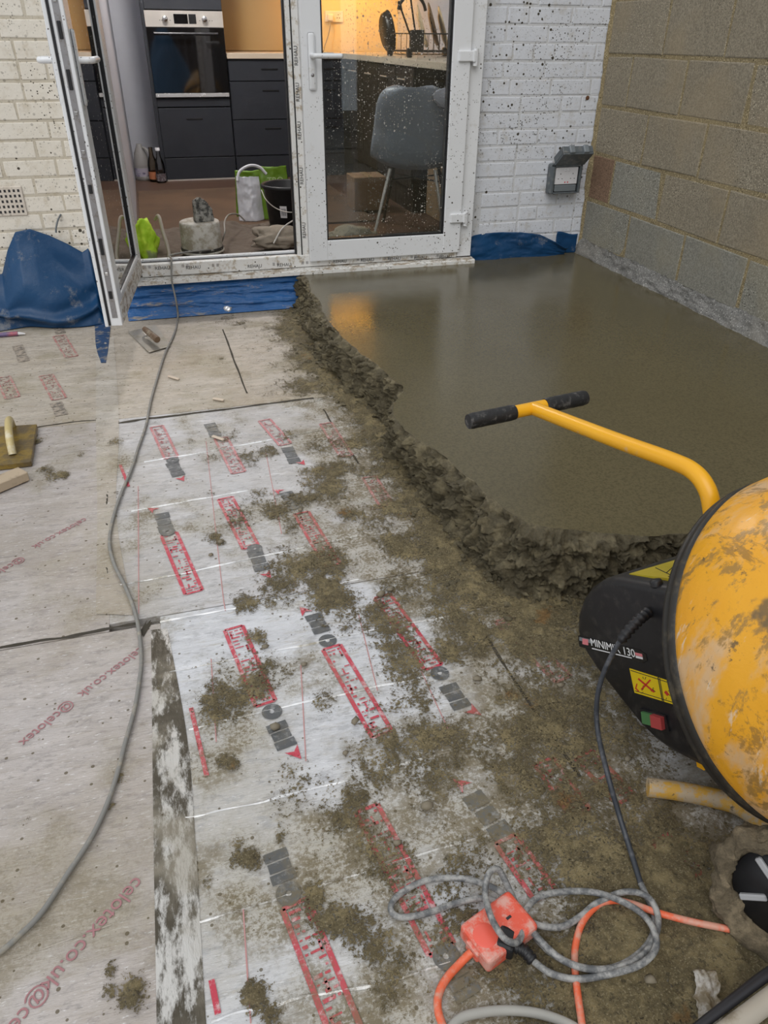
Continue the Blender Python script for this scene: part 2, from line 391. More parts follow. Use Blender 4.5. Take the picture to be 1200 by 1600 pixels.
wt = MB().box(XD0, XD1, .0015, .28, 2.10, 2.6).build('wall_back_top', M_JOINT_R); tag(wt, kind='structure')
wb = MB().box(XD0, XD1, .0015, .28, -.9, -.062).build('wall_back_bottom', M_JOINT_R); tag(wb, kind='structure')
brick_face(wr, XD1+.004, 0, 2.3, M_BR_R, 11)
brick_face(wl, -3.7, XD0, 2.3, M_BR_L, 23)
# dark outside of the joint between frame and brickwork
MB().box(-.693, -.682, -.004, .02, -.06, 2.1).build('sealant_joint', simple('grey_sealant', (.30, .27, .23), .8, world=True), wr)

# ------------------------------------------------------------------ block wall
wk = MB().box(-.0008, .2, -5.2, .28, -.9, 2.6).build('wall_right', M_MORTAR); tag(wk, 'bare concrete block wall with sandy mortar joints', kind='structure')
rowj = {4: [(1040, 60), (1138, 60)], 3: [(984, 130), (1066, 150), (1170, 150)], 2: [(1010, 210), (1100, 230)], 1: [(957, 280), (1033, 305), (1132, 335)], 0: [(981, 365), (1065, 400), (1162, 440)]}
BZ0 = .002
blk_cache = {}
def block_mesh(L, H, mat, rnd):
    key = (round(L, 2), round(H, 3), mat.name, rnd.randint(0, 2))
    if key not in blk_cache:
        bm = bmesh.new(); bmesh.ops.create_cube(bm, size=1)
        for v in bm.verts: v.co = Vector((v.co.x*.1, v.co.y*L+rnd.uniform(-.003, .003), v.co.z*H+rnd.uniform(-.003, .003)))
        bmesh.ops.bevel(bm, geom=[e for e in bm.edges if all(v.co.x < 0 for v in e.verts)], offset=.006, segments=2, profile=.5, affect='EDGES')
        me = MB().bm(bm).mesh('concrete_block'); me.materials.append(mat); blk_cache[key] = me
    return blk_cache[key]
rnd = random.Random(5)
for r in range(-1, 11):
    z0 = .227+(r-1)*.225 if r > -1 else -.223
    js = [float(at(px, py, 0, 0.)[1]) for px, py in rowj.get(r, [])] or [-.1-.225*(r % 2)]
    while js[-1] > -4.0: js.append(js[-1]-.45)
    js = [0.0]+js
    for a, b in zip(js[:-1], js[1:]):
        L = a-b-.012
        if L < .04: continue
        m = M_BLOCK_R if (r == 1 and a == 0) else (M_BLOCK_G if (r <= 0 or (r == 1 and a > -.6)) else M_BLOCK)
        o = bpy.data.objects.new('concrete_block', block_mesh(L, .213, m, rnd)); COL.objects.link(o); o.parent = wk
        o.location = (.047+rnd.uniform(-.002, .002), (a+b)/2, z0+.1125); o.rotation_euler = (rnd.uniform(-.006, .006), rnd.uniform(-.005, .005), rnd.uniform(-.004, .004))
# rough mortar smear along the foot of the block wall
ys = np.linspace(0, -3.0, 260); ts = np.linspace(0, 1, 14)
Yg, Tg = np.meshgrid(ys, ts, indexing='ij')
topz = .018+.012*fbm(Yg*5, Yg*0, seed=3)
Zg = topz*(1-Tg)+(-.075)*Tg; Xg = -.004-.032*Tg**1.6-.016*(fbm(Yg*14, Tg*3, seed=8)+.3)*np.sin(Tg*2.2)
Xg = Xg+.006*fbm(Yg*60, Tg*9, seed=5); Zg = Zg+.006*fbm(Yg*50, Tg*6, seed=6)
MB().grid(Xg, Yg, Zg).build('mortar_edge', M_FOOT, wk)
cz_ = np.linspace(-.06, 2.2, 160); ct = np.linspace(0, 1, 6); Zc, Tc = np.meshgrid(cz_, ct, indexing='ij')
wv = .016+.010*fbm(Zc*9, Zc*0, seed=31)
MB().grid(-.001-wv*(1-Tc)*1.2, -.006-wv*Tc*.9+.004*fbm(Zc*40, Tc*4, seed=33), Zc).build('corner_mortar', M_MORTAR, wk)

# ------------------------------------------------------------------ floor: ground, boards, tape
gb = MB().box(-6, .3, -6.5, .1, -.42, -.268).build('floor', simple('bare_subfloor', (.16, .13, .09), .9, world=True)); tag(gb, 'insulation boards with foil facing laid over the ground', kind='structure')
XS = -2.50
boards = []
def board(x0, x1, y0, y1, mat, dz=0.):
    o = MB().rbox(x0+.002, x1-.002, y0+.002, y1-.002, ZI-.05, ZI+dz, .0008, 1).build('insulation_board', mat, gb); boards.append(o); return o
XSR = (-2.60, -2.545, -2.428, -2.42)
bR = [board(XSR[i], -.02, y1, y0, (M_FOIL_F, M_FOIL_M, M_FOIL_R, M_FOIL_R)[i]) for i, (y0, y1) in enumerate(((-.02, -1.268), (-1.268, -2.435), (-2.435, -3.63), (-3.63, -4.85)))]
bL = [board(-4.9, XSR[i]+.004, y1, y0, M_FOIL_L if i else M_FOIL_F) for i, (y0, y1) in enumerate(((-.02, -1.27), (-1.27, -2.46), (-2.46, -3.66), (-3.66, -4.85)))]
def strip_on_floor(name, pts, mat, parent, z=.0012, bump_h=.004, n=140, m=9, seed=1):
    """pts: list of (left point, right point) in world xy along the strip"""
    Ls = smooth_path([p[0] for p in pts], n//(len(pts)-1)); Rs = smooth_path([p[1] for p in pts], n//(len(pts)-1))
    L = np.array(Ls); R = np.array(Rs); T = np.linspace(0, 1, m)[None, :, None]
    P = L[:, None, :]*(1-T)+R[:, None, :]*T
    X, Y = P[..., 0], P[..., 1]; e = np.sin(np.linspace(0, np.pi, m))[None, :]
    Z = ZI+z+bump_h*np.abs(fbm(X*55, Y*9, seed=seed))*e
    return MB().grid(X, Y, Z).build(name, mat, parent)
def pxy(px, py): p = fl(px, py); return (p[0], p[1], 0)
strip_on_floor('foil_tape', [(pxy(150, 530), pxy(178, 527)), (pxy(150, 660), pxy(186, 658)), (pxy(152, 800), pxy(182, 800)), (pxy(150, 960), pxy(208, 962))], M_TAPE_F, gb, seed=4)
strip_on_floor('foil_tape', [(pxy(236, 985), pxy(262, 983)), (pxy(238, 1150), pxy(292, 1150)), (pxy(240, 1320), pxy(306, 1320)), (pxy(243, 1480), pxy(315, 1480)), (pxy(246, 1660), pxy(326, 1660))], M_TAPE, gb, bump_h=.007, seed=9)
M_BLUET = simple('blue_sheet_scrap', (.03, .07, .16), .35, dust=((.36, .31, .24), 30, .9), world=True)
strip_on_floor('tape_scrap', [(pxy(148, 498), pxy(174, 496)), (pxy(150, 540), pxy(170, 540)), (pxy(158, 568), pxy(166, 568))], M_BLUET, gb, z=.003, seed=14)
# long dark slits where boards or foil meet
M_SLIT = simple('dark_gap', (.05, .042, .03), .9, world=True)
def ribbon(mb, pts, w, z, jit=0., seed=0, hump=0.):
    P = np.array(smooth_path(pts, 14)); n = len(P); T = np.gradient(P, axis=0); T /= np.linalg.norm(T, axis=1)[:, None]+1e-9
    Nn = np.stack([-T[:, 1], T[:, 0]], 1); s = np.arange(n)*.35+seed*9.7
    ww = w*(1+jit*vnoise(s, s*0+.5, seed=seed)); off = jit*w*.7*vnoise(s*.6, s*0+2.5, seed=seed+3)
    A = P[:, :2]+Nn*(off+ww/2)[:, None]; B = P[:, :2]+Nn*(off-ww/2)[:, None]; C_ = (A+B)/2
    X = np.stack([A[:, 0], C_[:, 0], B[:, 0]], 1); Y = np.stack([A[:, 1], C_[:, 1], B[:, 1]], 1)
    Z = np.full_like(X, ZI+z); Z[:, 1] += hump*(1+.5*vnoise(s*1.7, s*0, seed=seed+5))
    return mb.grid(X, Y, Z, smooth=False)
for i, (pts, w) in enumerate(([[(183, 662), (250, 652), (330, 643), (400, 634), (490, 622)], .012], [[(348, 515), (365, 560), (386, 615)], .007], [[(505, 640), (530, 680), (560, 725)], .007],
                              [[(58, 668), (110, 660), (150, 657)], .006], [[(0, 1012), (110, 994), (215, 974)], .009], [[(740, 960), (800, 1060), (905, 1215)], .007], [[(222, 982), (232, 983)], .05], [[(164, 730), (168, 800), (166, 900)], .008])):
    ribbon(MB(), [pxy(*p) for p in pts], w, .0014, .5, i).build('board_gap', M_SLIT, gb)
# raised creases of the foil
q = NT('foil_crease'); q.pos(True); cc = q.mix(q.ramp(q.noise(7, 5, .7), .52, .64), (.84, .84, .85), (.40, .37, .31)); q.color(grime(q, cc, amt=.8)); q.rough(.35); q.set(Metallic=.2); M_CREASE = q.m
for i, pts in enumerate(([(188, 915), (300, 893), (420, 868), (560, 838)], [(225, 722), (330, 705), (450, 682), (610, 655)], [(250, 972), (380, 948), (470, 928), (560, 905)],
                         [(265, 1050), (420, 1020), (560, 990), (700, 963), (775, 948)], [(295, 1140), (400, 1115), (560, 1080), (700, 1048)], [(290, 1278), (420, 1250), (560, 1214), (700, 1175), (860, 1130)],
                         [(312, 1442), (430, 1405), (560, 1365), (760, 1305)], [(330, 1595), (470, 1560), (620, 1530), (740, 1490)], [(205, 800), (300, 782), (400, 765)], [(445, 640), (490, 628), (520, 618)])):
    ribbon(MB(), [pxy(*p) for p in pts], .0042, .0004, 1.0, 20+i, .0026).build('foil_crease', M_CREASE, gb)
for i, pts in enumerate(([(0, 1190), (120, 1165), (232, 1140)], [(0, 1290), (110, 1258), (200, 1232)], [(20, 1500), (130, 1460), (235, 1425)], [(40, 1110), (150, 1090), (210, 1075)])):
    ribbon(MB(), [pxy(*p) for p in pts], .0028, .0004, .9, 50+i, .0012).build('foil_crease', M_FOIL_L, gb)
# ---- printed marks: rungs between two rails, grey block, disc and arrow head
def quad(mb, c0, c1, w, z=.0022):
    d = np.array(c1[:2])-np.array(c0[:2]); d = d/(np.linalg.norm(d)+1e-9); nn = np.array([-d[1], d[0]])*w/2
    mb.add([(*(np.array(c0[:2])+nn), ZI+z), (*(np.array(c0[:2])-nn), ZI+z), (*(np.array(c1[:2])-nn), ZI+z), (*(np.array(c1[:2])+nn), ZI+z)], [(0, 1, 2, 3)])
def lerp(a, b, t): return np.array(a[:2])*(1-t)+np.array(b[:2])*t
def ladder(p0, p1, w=.043, mat=None, rungs=True, sides=(1, -1), open_end=None, seed=0):
    a, b = pxy(*p0), pxy(*p1); a = np.array(a[:2]); b = np.array(b[:2]); d = (b-a)/np.linalg.norm(b-a); nn = np.array([-d[1], d[0]]); L = np.linalg.norm(b-a); mb = MB(); r = random.Random(seed)
    for s in sides: quad(mb, a+nn*s*w/2, b+nn*s*w/2, .009)
    if rungs:
        k = max(4, int(L/.0115))
        for i in range(k+1):
            t = i/k; e = (i < 1 or i > k-1)
            if e: quad(mb, a+d*L*t-nn*w/2, a+d*L*t+nn*w/2, .007)
            else:
                # broken lettering strokes across the ladder
                x = -w*.34
                while x < w*.34:
                    l = r.choice((.005, .009, .014, .02))
                    if r.random() < .62: quad(mb, a+d*L*t+nn*x, a+d*L*t+nn*min(x+l, w*.36), r.choice((.003, .004, .006)))
                    x += l+.004
        for j in range(int(L/.05)):
            t = (j+.5)/max(1, int(L/.05)); x = r.uniform(-.3, .3)*w; quad(mb, a+d*(L*t-.009)+nn*x, a+d*(L*t+.009)+nn*x, .004)
    return mb.build('printed_ladder', mat or M_RED, gb)
def greyblock(p0, p1, w=.042, mat=None):
    a, b = pxy(*p0), pxy(*p1); mb = MB()
    for i in range(3):
        quad(mb, lerp(a, b, i/3+.02), lerp(a, b, (i+1)/3-.03), w-.004*(i % 2), .002)
    return mb.build('printed_block', mat or M_GREY, gb)
def disc(p, r=.021):
    a = pxy(*p); n = 28; mb = MB(); v = [(a[0]+math.cos(2*math.pi*k/n)*q_, a[1]+math.sin(2*math.pi*k/n)*q_, ZI+.0026) for q_ in (r, r*.24) for k in range(n)]
    mb.add(v, [(k, (k+1) % n, n+(k+1) % n, n+k) for k in range(n)]); return mb.build('printed_disc', M_GREY, gb)
def arrow(p, ang, s=.021, mat=None):
    a = pxy(*p); mb = MB(); c_, s_ = math.cos(ang), math.sin(ang)
    mb.add([(a[0]+(x*c_-y*s_)*s, a[1]+(x*s_+y*c_)*s, ZI+.0024) for x, y in ((-.7, -.75), (.9, 0), (-.7, .75), (-.25, 0))], [(0, 1, 3), (3, 1, 2)]); return mb.build('printed_arrow', mat or M_RED, gb)
marks = [((245, 667), (268, 716)), ((345, 685), (373, 739)), ((413, 657), (446, 695)), ((264, 835), (303, 926)), ((352, 779), (392, 856)), ((471, 802), (520, 884)), ((509, 662), (541, 713)), ((577, 746), (604, 790)),
         ((365, 982), (415, 1100)), ((518, 1012), (597, 1148)), ((597, 932), (677, 1043)), ((573, 1264), (690, 1485)), ((461, 1413), (545, 1625)), ((785, 968), (880, 1062)), ((850, 1190), (905, 1270)), ((912, 1180), (978, 1250)), ((1032, 1310), (1085, 1370)), ((790, 1312), (852, 1400))]
M_RED2 = print_mat('worn_red_print', (.47, .17, .18), (.60, .52, .52))
for i, (p0, p1) in enumerate(marks): ladder(p0, p1, seed=i, mat=M_RED2 if i in (0, 1, 2, 6, 7, 13) else M_RED)
for p0, p1 in (((291, 1109), (315, 1216)), ((183, 728), (196, 762)), ((320, 1536), (330, 1590))): ladder(p0, p1, .02, sides=(1,), rungs=False)
for p0, p1 in (((92, 525), (112, 558)), ((72, 587), (93, 624)), ((5, 590), (20, 622))): ladder(p0, p1, .05, M_REDF)
for p0, p1 in (((90, 508), (95, 522)), ((87, 629), (97, 650)), ((27, 540), (38, 566))): greyblock(p0, p1, .045, M_GREYF)
for p0, p1 in (((268, 723), (280, 745)), ((327, 662), (338, 683)), ((448, 699), (462, 725)), ((252, 802), (261, 832)), ((397, 860), (411, 893)), ((446, 769), (464, 797)), ((430, 1130), (450, 1170)), ((488, 960), (505, 990)), ((698, 1070), (724, 1108)), ((735, 1240), (792, 1312)), ((708, 1515), (735, 1560)), ((428, 1330), (446, 1380))): greyblock(p0, p1)
for p in ((425, 1113), (512, 1002), (687, 1053), (451, 1397), (697, 1495), (270, 720), (262, 832), (398, 858)): disc(p)
for p, a in (((284, 749), -1.2), ((472, 724), -1.2), ((238, 797), 2.4), ((418, 899), -1.2), ((434, 768), 2.4), ((462, 1178), -1.1), ((475, 955), 2.0), ((740, 1112), -.9), ((720, 1226), 2.2)): arrow(p, a)
# thin ruled lines along the bright boards
for i, pts in enumerate(([(216, 760), (217, 960)], [(322, 690), (345, 900), (352, 955)], [(330, 1030), (338, 1160)], [(470, 1040), (478, 1190)], [(380, 1420), (392, 1600)], [(415, 705), (440, 835)], [(640, 1010), (700, 1140)], [(560, 960), (590, 1080)])):
    ribbon(MB(), [pxy(*p) for p in pts], .0022, .0016, .1, 70+i).build('ruled_line', M_PINK, gb)
# maker's lettering running diagonally over the dusty boards
M_TXT = simple('maroon_board_print', (.36, .17, .18), .6, world=True)
def board_text(txt, p0, p1, h, mat):
    a, b = np.array(pxy(*p0)), np.array(pxy(*p1)); d = (b-a); L = np.linalg.norm(d); A = d/L; B = np.cross((0, 0, 1), A)
    tm = text_mesh(txt, h, frame_matrix((a+b)/2+np.array((0, 0, ZI+.0016)), A, B, (0, 0, 1)), .0002)
    tm.build('printed_text', mat, gb)
board_text('celotex.co.uk', (212, 1022), (138, 1078), .032, M_TXT)
board_text('@celotex', (108, 1102), (40, 1158), .032, M_TXT)
board_text('celotex.co.uk', (188, 1410), (108, 1502), .036, M_TXT)
board_text('@celotex', (44, 1578), (-14, 1650), .034, M_TXT)
board_text('celotex.co.uk', (128, 815), (60, 852), .032, M_TXT)
board_text('@celotex', (28, 878), (-20, 905), .032, M_TXT)

# ------------------------------------------------------------------ screed slab with its crumbling edge
top_px = [(473, 436), (485, 452), (500, 470), (512, 497), (530, 520), (562, 548), (600, 580), (622, 600), (626, 612), (614, 640), (640, 672), (668, 694), (700, 715), (724, 742), (742, 757), (770, 784), (800, 803), (836, 820), (870, 826), (930, 832), (1000, 838), (1080, 832)]
toe_px = [(458, 490), (462, 500), (470, 520), (482, 545), (495, 568), (530, 605), (570, 640), (600, 668), (618, 690), (630, 720), (645, 745), (660, 775), (680, 815), (692, 850), (712, 880), (732, 905), (752, 922), (800, 945), (860, 955), (930, 950), (1000, 930), (1090, 905)]
T_ = [at(px, py, 2, ZS)[:2] for px, py in top_px]+[(-.6, -2.70), (-.02, -2.74)]
B_ = [at(px, py, 2, ZI)[:2] for px, py in toe_px]+[(-.6, -2.86), (-.02, -2.9)]
T_[0] = (-1.60, -.06); B_[0] = (-1.66, -.07)
def resample(P, n):
    P = np.array(smooth_path([(p[0], p[1], 0) for p in P], 12))[:, :2]; return P
Tt = resample(T_, 0); Bb = resample(B_, 0)
seg = np.linalg.norm(np.diff((Tt+Bb)/2, axis=0), axis=1); sl = np.r_[0, np.cumsum(seg)]; NS = int(sl[-1]/.0042); ss = np.linspace(0, sl[-1], NS)
Tt = np.stack([np.interp(ss, sl, Tt[:, i]) for i in (0, 1)], 1); Bb = np.stack([np.interp(ss, sl, Bb[:, i]) for i in (0, 1)], 1)
Tt += .006*np.stack([fbm(ss*18, ss*0, seed=1), fbm(ss*18, ss*0+7, seed=2)], 1)+.018*np.stack([fbm(ss*5, ss*0, seed=4), fbm(ss*5, ss*0+7, seed=5)], 1)
tan = np.gradient((Tt+Bb)/2, axis=0); tan /= np.linalg.norm(tan, axis=1)[:, None]
inw = np.stack([-tan[:, 1], tan[:, 0]], 1)           # towards the slab (left of travel)
NT_ = 72; tt = np.linspace(0, 1, NT_); S2, T2 = np.meshgrid(ss, tt, indexing='ij')
f = T2                                                # 0 at the rim .. 1 at the toe
hor = np.where(f < .75, f/.75*.42, .42+(f-.75)/.25*.58)
ztop = ZS; drop = 1-np.clip(f/.86, 0, 1)**1.15
X = Tt[:, 0][:, None]*(1-hor)+Bb[:, 0][:, None]*hor; Y = Tt[:, 1][:, None]*(1-hor)+Bb[:, 1][:, None]*hor
Z = ZI-.004+(ztop-ZI+.004)*drop
amp = np.clip(f*7, 0, 1)*np.clip((1.02-f)*5, .15, 1)
lump = np.abs(fbm(X*17, Y*17, Z*17, 4, seed=41)); l2 = fbm(X*42, Y*42, Z*42, 4, seed=43, gain=.6); l3 = fbm(X*9, Y*9, Z*9, 2, seed=47)
dsp = amp*(.060*(.30-lump)*1.3+.040*l2+.03*l3)
dsp += amp*(.020*(.35-np.abs(fbm(X*75, Y*75, Z*75, 3, seed=48, gain=.65)))+.008*fbm(X*170, Y*170, Z*170, 2, seed=49))
X = X-inw[:, 0][:, None]*dsp*.95; Y = Y-inw[:, 1][:, None]*dsp*.95
Z = np.where(f > .02, np.minimum(Z+amp*(.022*l2+.02*fbm(X*30, Y*30, Z*30, 4, seed=53)), ZS+.004+.012*l2), Z)
Z = np.maximum(Z, ZI-.004)
slab = empty('concrete_screed', (-.8, -1.3, ZI)); tag(slab, 'fresh wet olive-grey concrete slab with smooth trowelled top and crumbling front edge', 'concrete slab')
MB().grid(X, Y, Z).build('rough_edge', M_ROUGH, slab)
# flat trowelled top: fill between rim and walls
bm = bmesh.new()
rim = [(Tt[i, 0], Tt[i, 1]) for i in range(0, NS)]
loop = rim+[(-.006, -2.74), (-.006, -.004), (-1.60, -.004)]
vs = [bm.verts.new((x, y, ZS)) for x, y in loop]
es = [bm.edges.new((vs[i], vs[(i+1) % len(vs)])) for i in range(len(vs))]
bmesh.ops.triangle_fill(bm, edges=es, use_beauty=True, use_dissolve=False)
bmesh.ops.recalc_face_normals(bm, faces=bm.faces[:])
if sum(fc.normal.z for fc in bm.faces) < 0: bmesh.ops.reverse_faces(bm, faces=bm.faces[:])
MB().bm(bm).build('trowelled_top', M_SCREED, slab)
# loose crumbs that fell from the edge
ico = bmesh.new(); bmesh.ops.create_icosphere(ico, subdivisions=1, radius=1); ico.verts.index_update()
IV = np.array([v.co[:] for v in ico.verts]); IF = [tuple(v.index for v in q_.verts) for q_ in ico.faces]; ico.free()
rng = np.random.default_rng(3)
mb = MB()
for k in range(1500):
    i = rng.integers(0, int(NS*.86)); d = rng.random()**1.5*.16; p = Bb[i]-inw[i]*(d-.09); r = .0025+.011*rng.random()**3.0
    v = IV*(1+.35*rng.standard_normal((len(IV), 1)))*r*np.array([1, 1, .7])
    zz = ZI+r*.35 if d > .07 else ZI+.02*rng.random()
    mb.add(v+np.array([p[0], p[1], zz]), IF)
tag(mb.build('crumbs', M_ROUGH, slab), kind='stuff')

# ------------------------------------------------------------------ splashed mud lying on the boards
blobs = [(365, 500, 30, .8), (345, 560, 10, .5), (480, 600, 45, .9), (540, 600, 40, 1.0), (560, 690, 30, .8), (600, 560, 30, .8), (470, 780, 22, .7), (405, 785, 38, 1.0), (430, 800, 25, .8), (500, 745, 42, 1.0), (520, 770, 36, .9), (545, 805, 18, .7), (375, 810, 28, .7), (335, 840, 14, .8), (345, 850, 10, .8), (455, 825, 22, .7),
         (475, 890, 55, 1.0), (520, 880, 45, .9), (430, 930, 40, .9), (540, 955, 50, 1.0), (510, 930, 40, .9), (380, 945, 25, .8), (400, 1000, 26, .9), (375, 1060, 55, .9), (430, 1050, 48, .9), (350, 1105, 40, .8), (395, 1080, 40, .8), (620, 1010, 50, .8), (640, 1060, 50, .8), (600, 960, 45, .8), (505, 1095, 28, .8), (660, 1120, 60, .8), (590, 1180, 60, .8), (700, 1180, 70, .9),
         (560, 1240, 50, .7), (470, 1230, 60, .6), (540, 1300, 50, .8), (640, 1290, 40, .7), (375, 1330, 24, .9), (395, 1345, 20, .8), (610, 1350, 60, .8), (500, 1440, 40, .8), (540, 1440, 34, .8), (490, 1400, 20, .9), (580, 1480, 50, .8), (640, 1560, 70, .6), (400, 1560, 26, 1.0), (425, 1590, 20, 1.0), (190, 1545, 34, .9), (215, 1548, 26, .9), (175, 1515, 14, .9), (45, 1285, 12, .8),
         (350, 685, 25, .6), (335, 720, 20, .7), (330, 775, 12, .7), (300, 690, 8, .5), (385, 715, 25, .7), (420, 705, 20, .7), (445, 680, 22, .6), (500, 700, 30, .7), (540, 730, 30, .8), (590, 740, 30, .8), (620, 790, 30, .8), (590, 830, 45, .8), (640, 860, 40, .9), (620, 920, 40, .8), (700, 940, 50, 1.0), (760, 1000, 60, 1.0), (700, 1020, 30, .6),
         (185, 690, 12, .6), (85, 748, 22, .9), (100, 742, 14, .8), (70, 735, 14, .7), (60, 690, 8, .6), (128, 712, 8, .7), (320, 1385, 12, .6), (440, 1308, 10, .9), (350, 1190, 14, .7), (365, 1195, 12, .7), (90, 513, 8, .4), (182, 1215, 14, .5), (176, 1260, 12, .8),
         (860, 1080, 90, .62), (800, 1140, 90, .66), (900, 1150, 90, .66), (950, 1240, 110, .72), (860, 1290, 100, .72), (1060, 1300, 90, .75), (820, 1220, 70, .62), (900, 1380, 120, .95), (1000, 1460, 130, 1.15), (1100, 1400, 120, 1.1), (760, 1480, 70, .8), (850, 1560, 110, 1.1), (1000, 1570, 140, 1.2), (1150, 1520, 120, 1.2), (700, 1420, 60, .8), (740, 1350, 60, .8), (680, 1240, 60, .7), (1000, 1120, 110, .72), (900, 1010, 80, .85), (830, 1000, 60, .85)]
gx = np.arange(-2.85, -1.02, .0042); gy = np.arange(-3.78, -.16, .0042); GX, GY = np.meshgrid(gx, gy, indexing='ij'); D = np.zeros_like(GX)
for px, py, r, st in blobs:
    if r < 30: st += .18
    p = fl(px, py); rr = abs(fl(px+r, py)[0]-p[0])*1.0
    D = np.maximum(D, D*.6+.62*st*np.exp(-(((GX-p[0])/rr)**2+((GY-p[1])/(rr*1.25))**2)**1.3*.9))
# thicker towards the toe of the pour
toe = Bb[::12]; dist = np.full_like(GX, 9.)
for tpt in toe: dist = np.minimum(dist, (GX-tpt[0])**2+(GY-tpt[1])**2)
dist = np.sqrt(dist); D = np.maximum(D, .66*np.exp(-(np.maximum(dist-.02, 0)/.11)**1.4)); D += .16*np.exp(-(dist/.30)**2)
H = D*1.10+.30*fbm(GX*9, GY*9, oct=3, seed=61)+.34*fbm(GX*30, GY*30, oct=4, seed=62, gain=.7)+.22*fbm(GX*110, GY*110, oct=2, seed=63)-.56
Hz = .0034+.010*np.clip(H, 0, 1.2)+.003*fbm(GX*70, GY*70, oct=3, seed=64)*np.clip(H*4, 0, 1)
keep = (np.maximum.reduce([H[:-1, :-1], H[1:, :-1], H[:-1, 1:], H[1:, 1:]]) > -.30)
mud = MB().grid(GX, GY, ZI+Hz, keep=keep).build('mud_splash', M_MUD)
fk = np.zeros(GX.shape, bool); fk[:-1, :-1] |= keep; fk[1:, :-1] |= keep; fk[:-1, 1:] |= keep; fk[1:, 1:] |= keep
atr = mud.data.attributes.new('cover', 'FLOAT', 'POINT'); atr.data.foreach_set('value', H[fk].astype(np.float32))
tag(mud, 'brown cement mud splashed and smeared over the foil boards', 'mud', kind='stuff')
# separate pellets of mortar and pebbles
M_PEB = simple('grey_brown_pebble', (.20, .17, .12), .7, var=.3)
PEBL = ['large round pebble left of the ladder print below centre', 'pale pebble sitting on the grey printed block at mid floor', 'small pebble beside the third long foil crease', 'pebble left of the long red ladder in the middle', 'pebble at the top end of the upper right ladder print', 'small pebble on the far middle ladder print', 'pebble right of the upper right printed disc', 'pebble between the two far left ladder prints', 'pebble on the muddy patch right of the mid left ladder', 'pale pebble in the mud at the bottom right', 'pebble beside the upper right ladder top in mud', 'small pebble by the muddy ladder print below centre', 'tiny pebble below the far left ladder print', 'tiny pebble under the long middle ladder print', 'pebble in the mud left of the mixer housing', 'small pebble on the mud below the mixer housing']
for i, (px, py, r) in enumerate(((667, 1263, .012), (430, 1140, .010), (475, 1042, .007), (555, 1132, .009), (595, 932, .011), (470, 800, .007), (745, 1065, .009), (345, 850, .008), (415, 1015, .008), (1015, 1535, .010), (610, 925, .008), (620, 1320, .007), (330, 870, .006), (540, 1180, .006), (875, 1075, .008), (980, 1190, .007))):
    p = fl(px, py); rg = np.random.default_rng(i); v = IV*(1+.18*rg.standard_normal((len(IV), 1)))*r*np.array([1.2, .9, .7])
    o = MB().add(v+np.array([p[0], p[1], ZI+r*.55+.004]), IF, True).build('pebble', M_PEB, origin=(p[0], p[1], ZI))
    tag(o, PEBL[i], 'pebble', 'loose pebbles on the insulation')

# ------------------------------------------------------------------ blue damp proof sheets
q = NT('blue_polythene'); q.pos(True)
c = q.mix(q.noise(4, 4), (.004, .035, .10), (.006, .058, .155)); c = q.mix(q.ramp(q.noise(9, 6, .72), .55, .72, 0, .55), c, (.32, .31, .29)); q.color(c); q.rough(q.ramp(q.noise(9, 4), .3, .7, .34, .55)); q.set(Specular_IOR_Level=.35); q.bump(q.noise(24, 5, .6), .25, .01); M_BLUE = q.m
q = NT('blue_shiny_polythene'); q.pos(True)
c = q.mix(q.noise(7, 4), (.012, .085, .26), (.03, .14, .38)); c = q.mix(q.ramp(q.noise(12, 6, .75, stretch=(.5, 1, 2)), .56, .68, 0, .85), c, (.33, .28, .2)); q.color(c); q.rough(.16); q.bump(q.noise(26, 5, .7, stretch=(.35, 1, 1.8)), .6, .02); M_BLUES = q.m
def interp_px(pts, y):
    P = np.array([at(px, py, 1, y) for px, py in pts]); o = np.argsort(P[:, 0]); return P[o, 0], P[o, 2]
def solid(o, t=.0015):
    m = o.modifiers.new('thick', 'SOLIDIFY'); m.thickness = t; return o
# heap on the left: sheet lapped up the wall and folded on itself
hx, hz = interp_px([(-90, 470), (-40, 440), (2, 432), (10, 395), (22, 366), (45, 361), (75, 371), (105, 385), (128, 398), (138, 391), (150, 402), (158, 430), (163, 480)], -.07)
xs = np.linspace(hx[0], hx[-1], 150); vs_ = np.linspace(0, 1, 70); XX, VV = np.meshgrid(xs, vs_, indexing='ij')
zt = np.interp(xs, hx, hz)[:, None]
fold = .05*np.abs(np.sin(XX*6.5+VV*2.6+.4))**1.3+.035*np.exp(-((VV-.45-.35*np.sin(XX*5))/.06)**2)+.022*fbm(XX*4-VV*2, VV*2.2, oct=2, seed=71)
YY = -.025-.10*(1-VV)**1.2-fold*(1-VV**3)*1.1; ZZ = ZI+.004+(zt-ZI-.004)*VV
b1 = solid(MB().grid(XX, YY, ZZ).build('plastic_sheet', M_BLUE, origin=(-2.85, -.1, ZI))); tag(b1, 'dark blue damp proof sheet heaped against cream wall left of open door', 'plastic sheet')
# strip hanging below the threshold
xs = np.linspace(-2.50, -1.575, 240); vs_ = np.linspace(0, 1, 40); XX, VV = np.meshgrid(xs, vs_, indexing='ij')
w_ = .020*np.abs(fbm(XX*4, VV*6, seed=81, oct=4))+.012*fbm(XX*9+VV*6, VV*11, seed=82)+.008*np.sin(VV*17+XX*5+3*fbm(XX*2, VV, seed=85))
YY = -.060-.055*(1-VV)-w_*np.sin(VV*np.pi)**.6-.03*(1-VV)**4; ZZ = ZI+.003+(-.064-ZI)*VV
b2 = solid(MB().grid(XX, YY, ZZ).build('plastic_sheet', M_BLUES, origin=(-2.0, -.1, ZI))); tag(b2, 'crinkled shiny blue sheet hanging below the door threshold', 'plastic sheet')
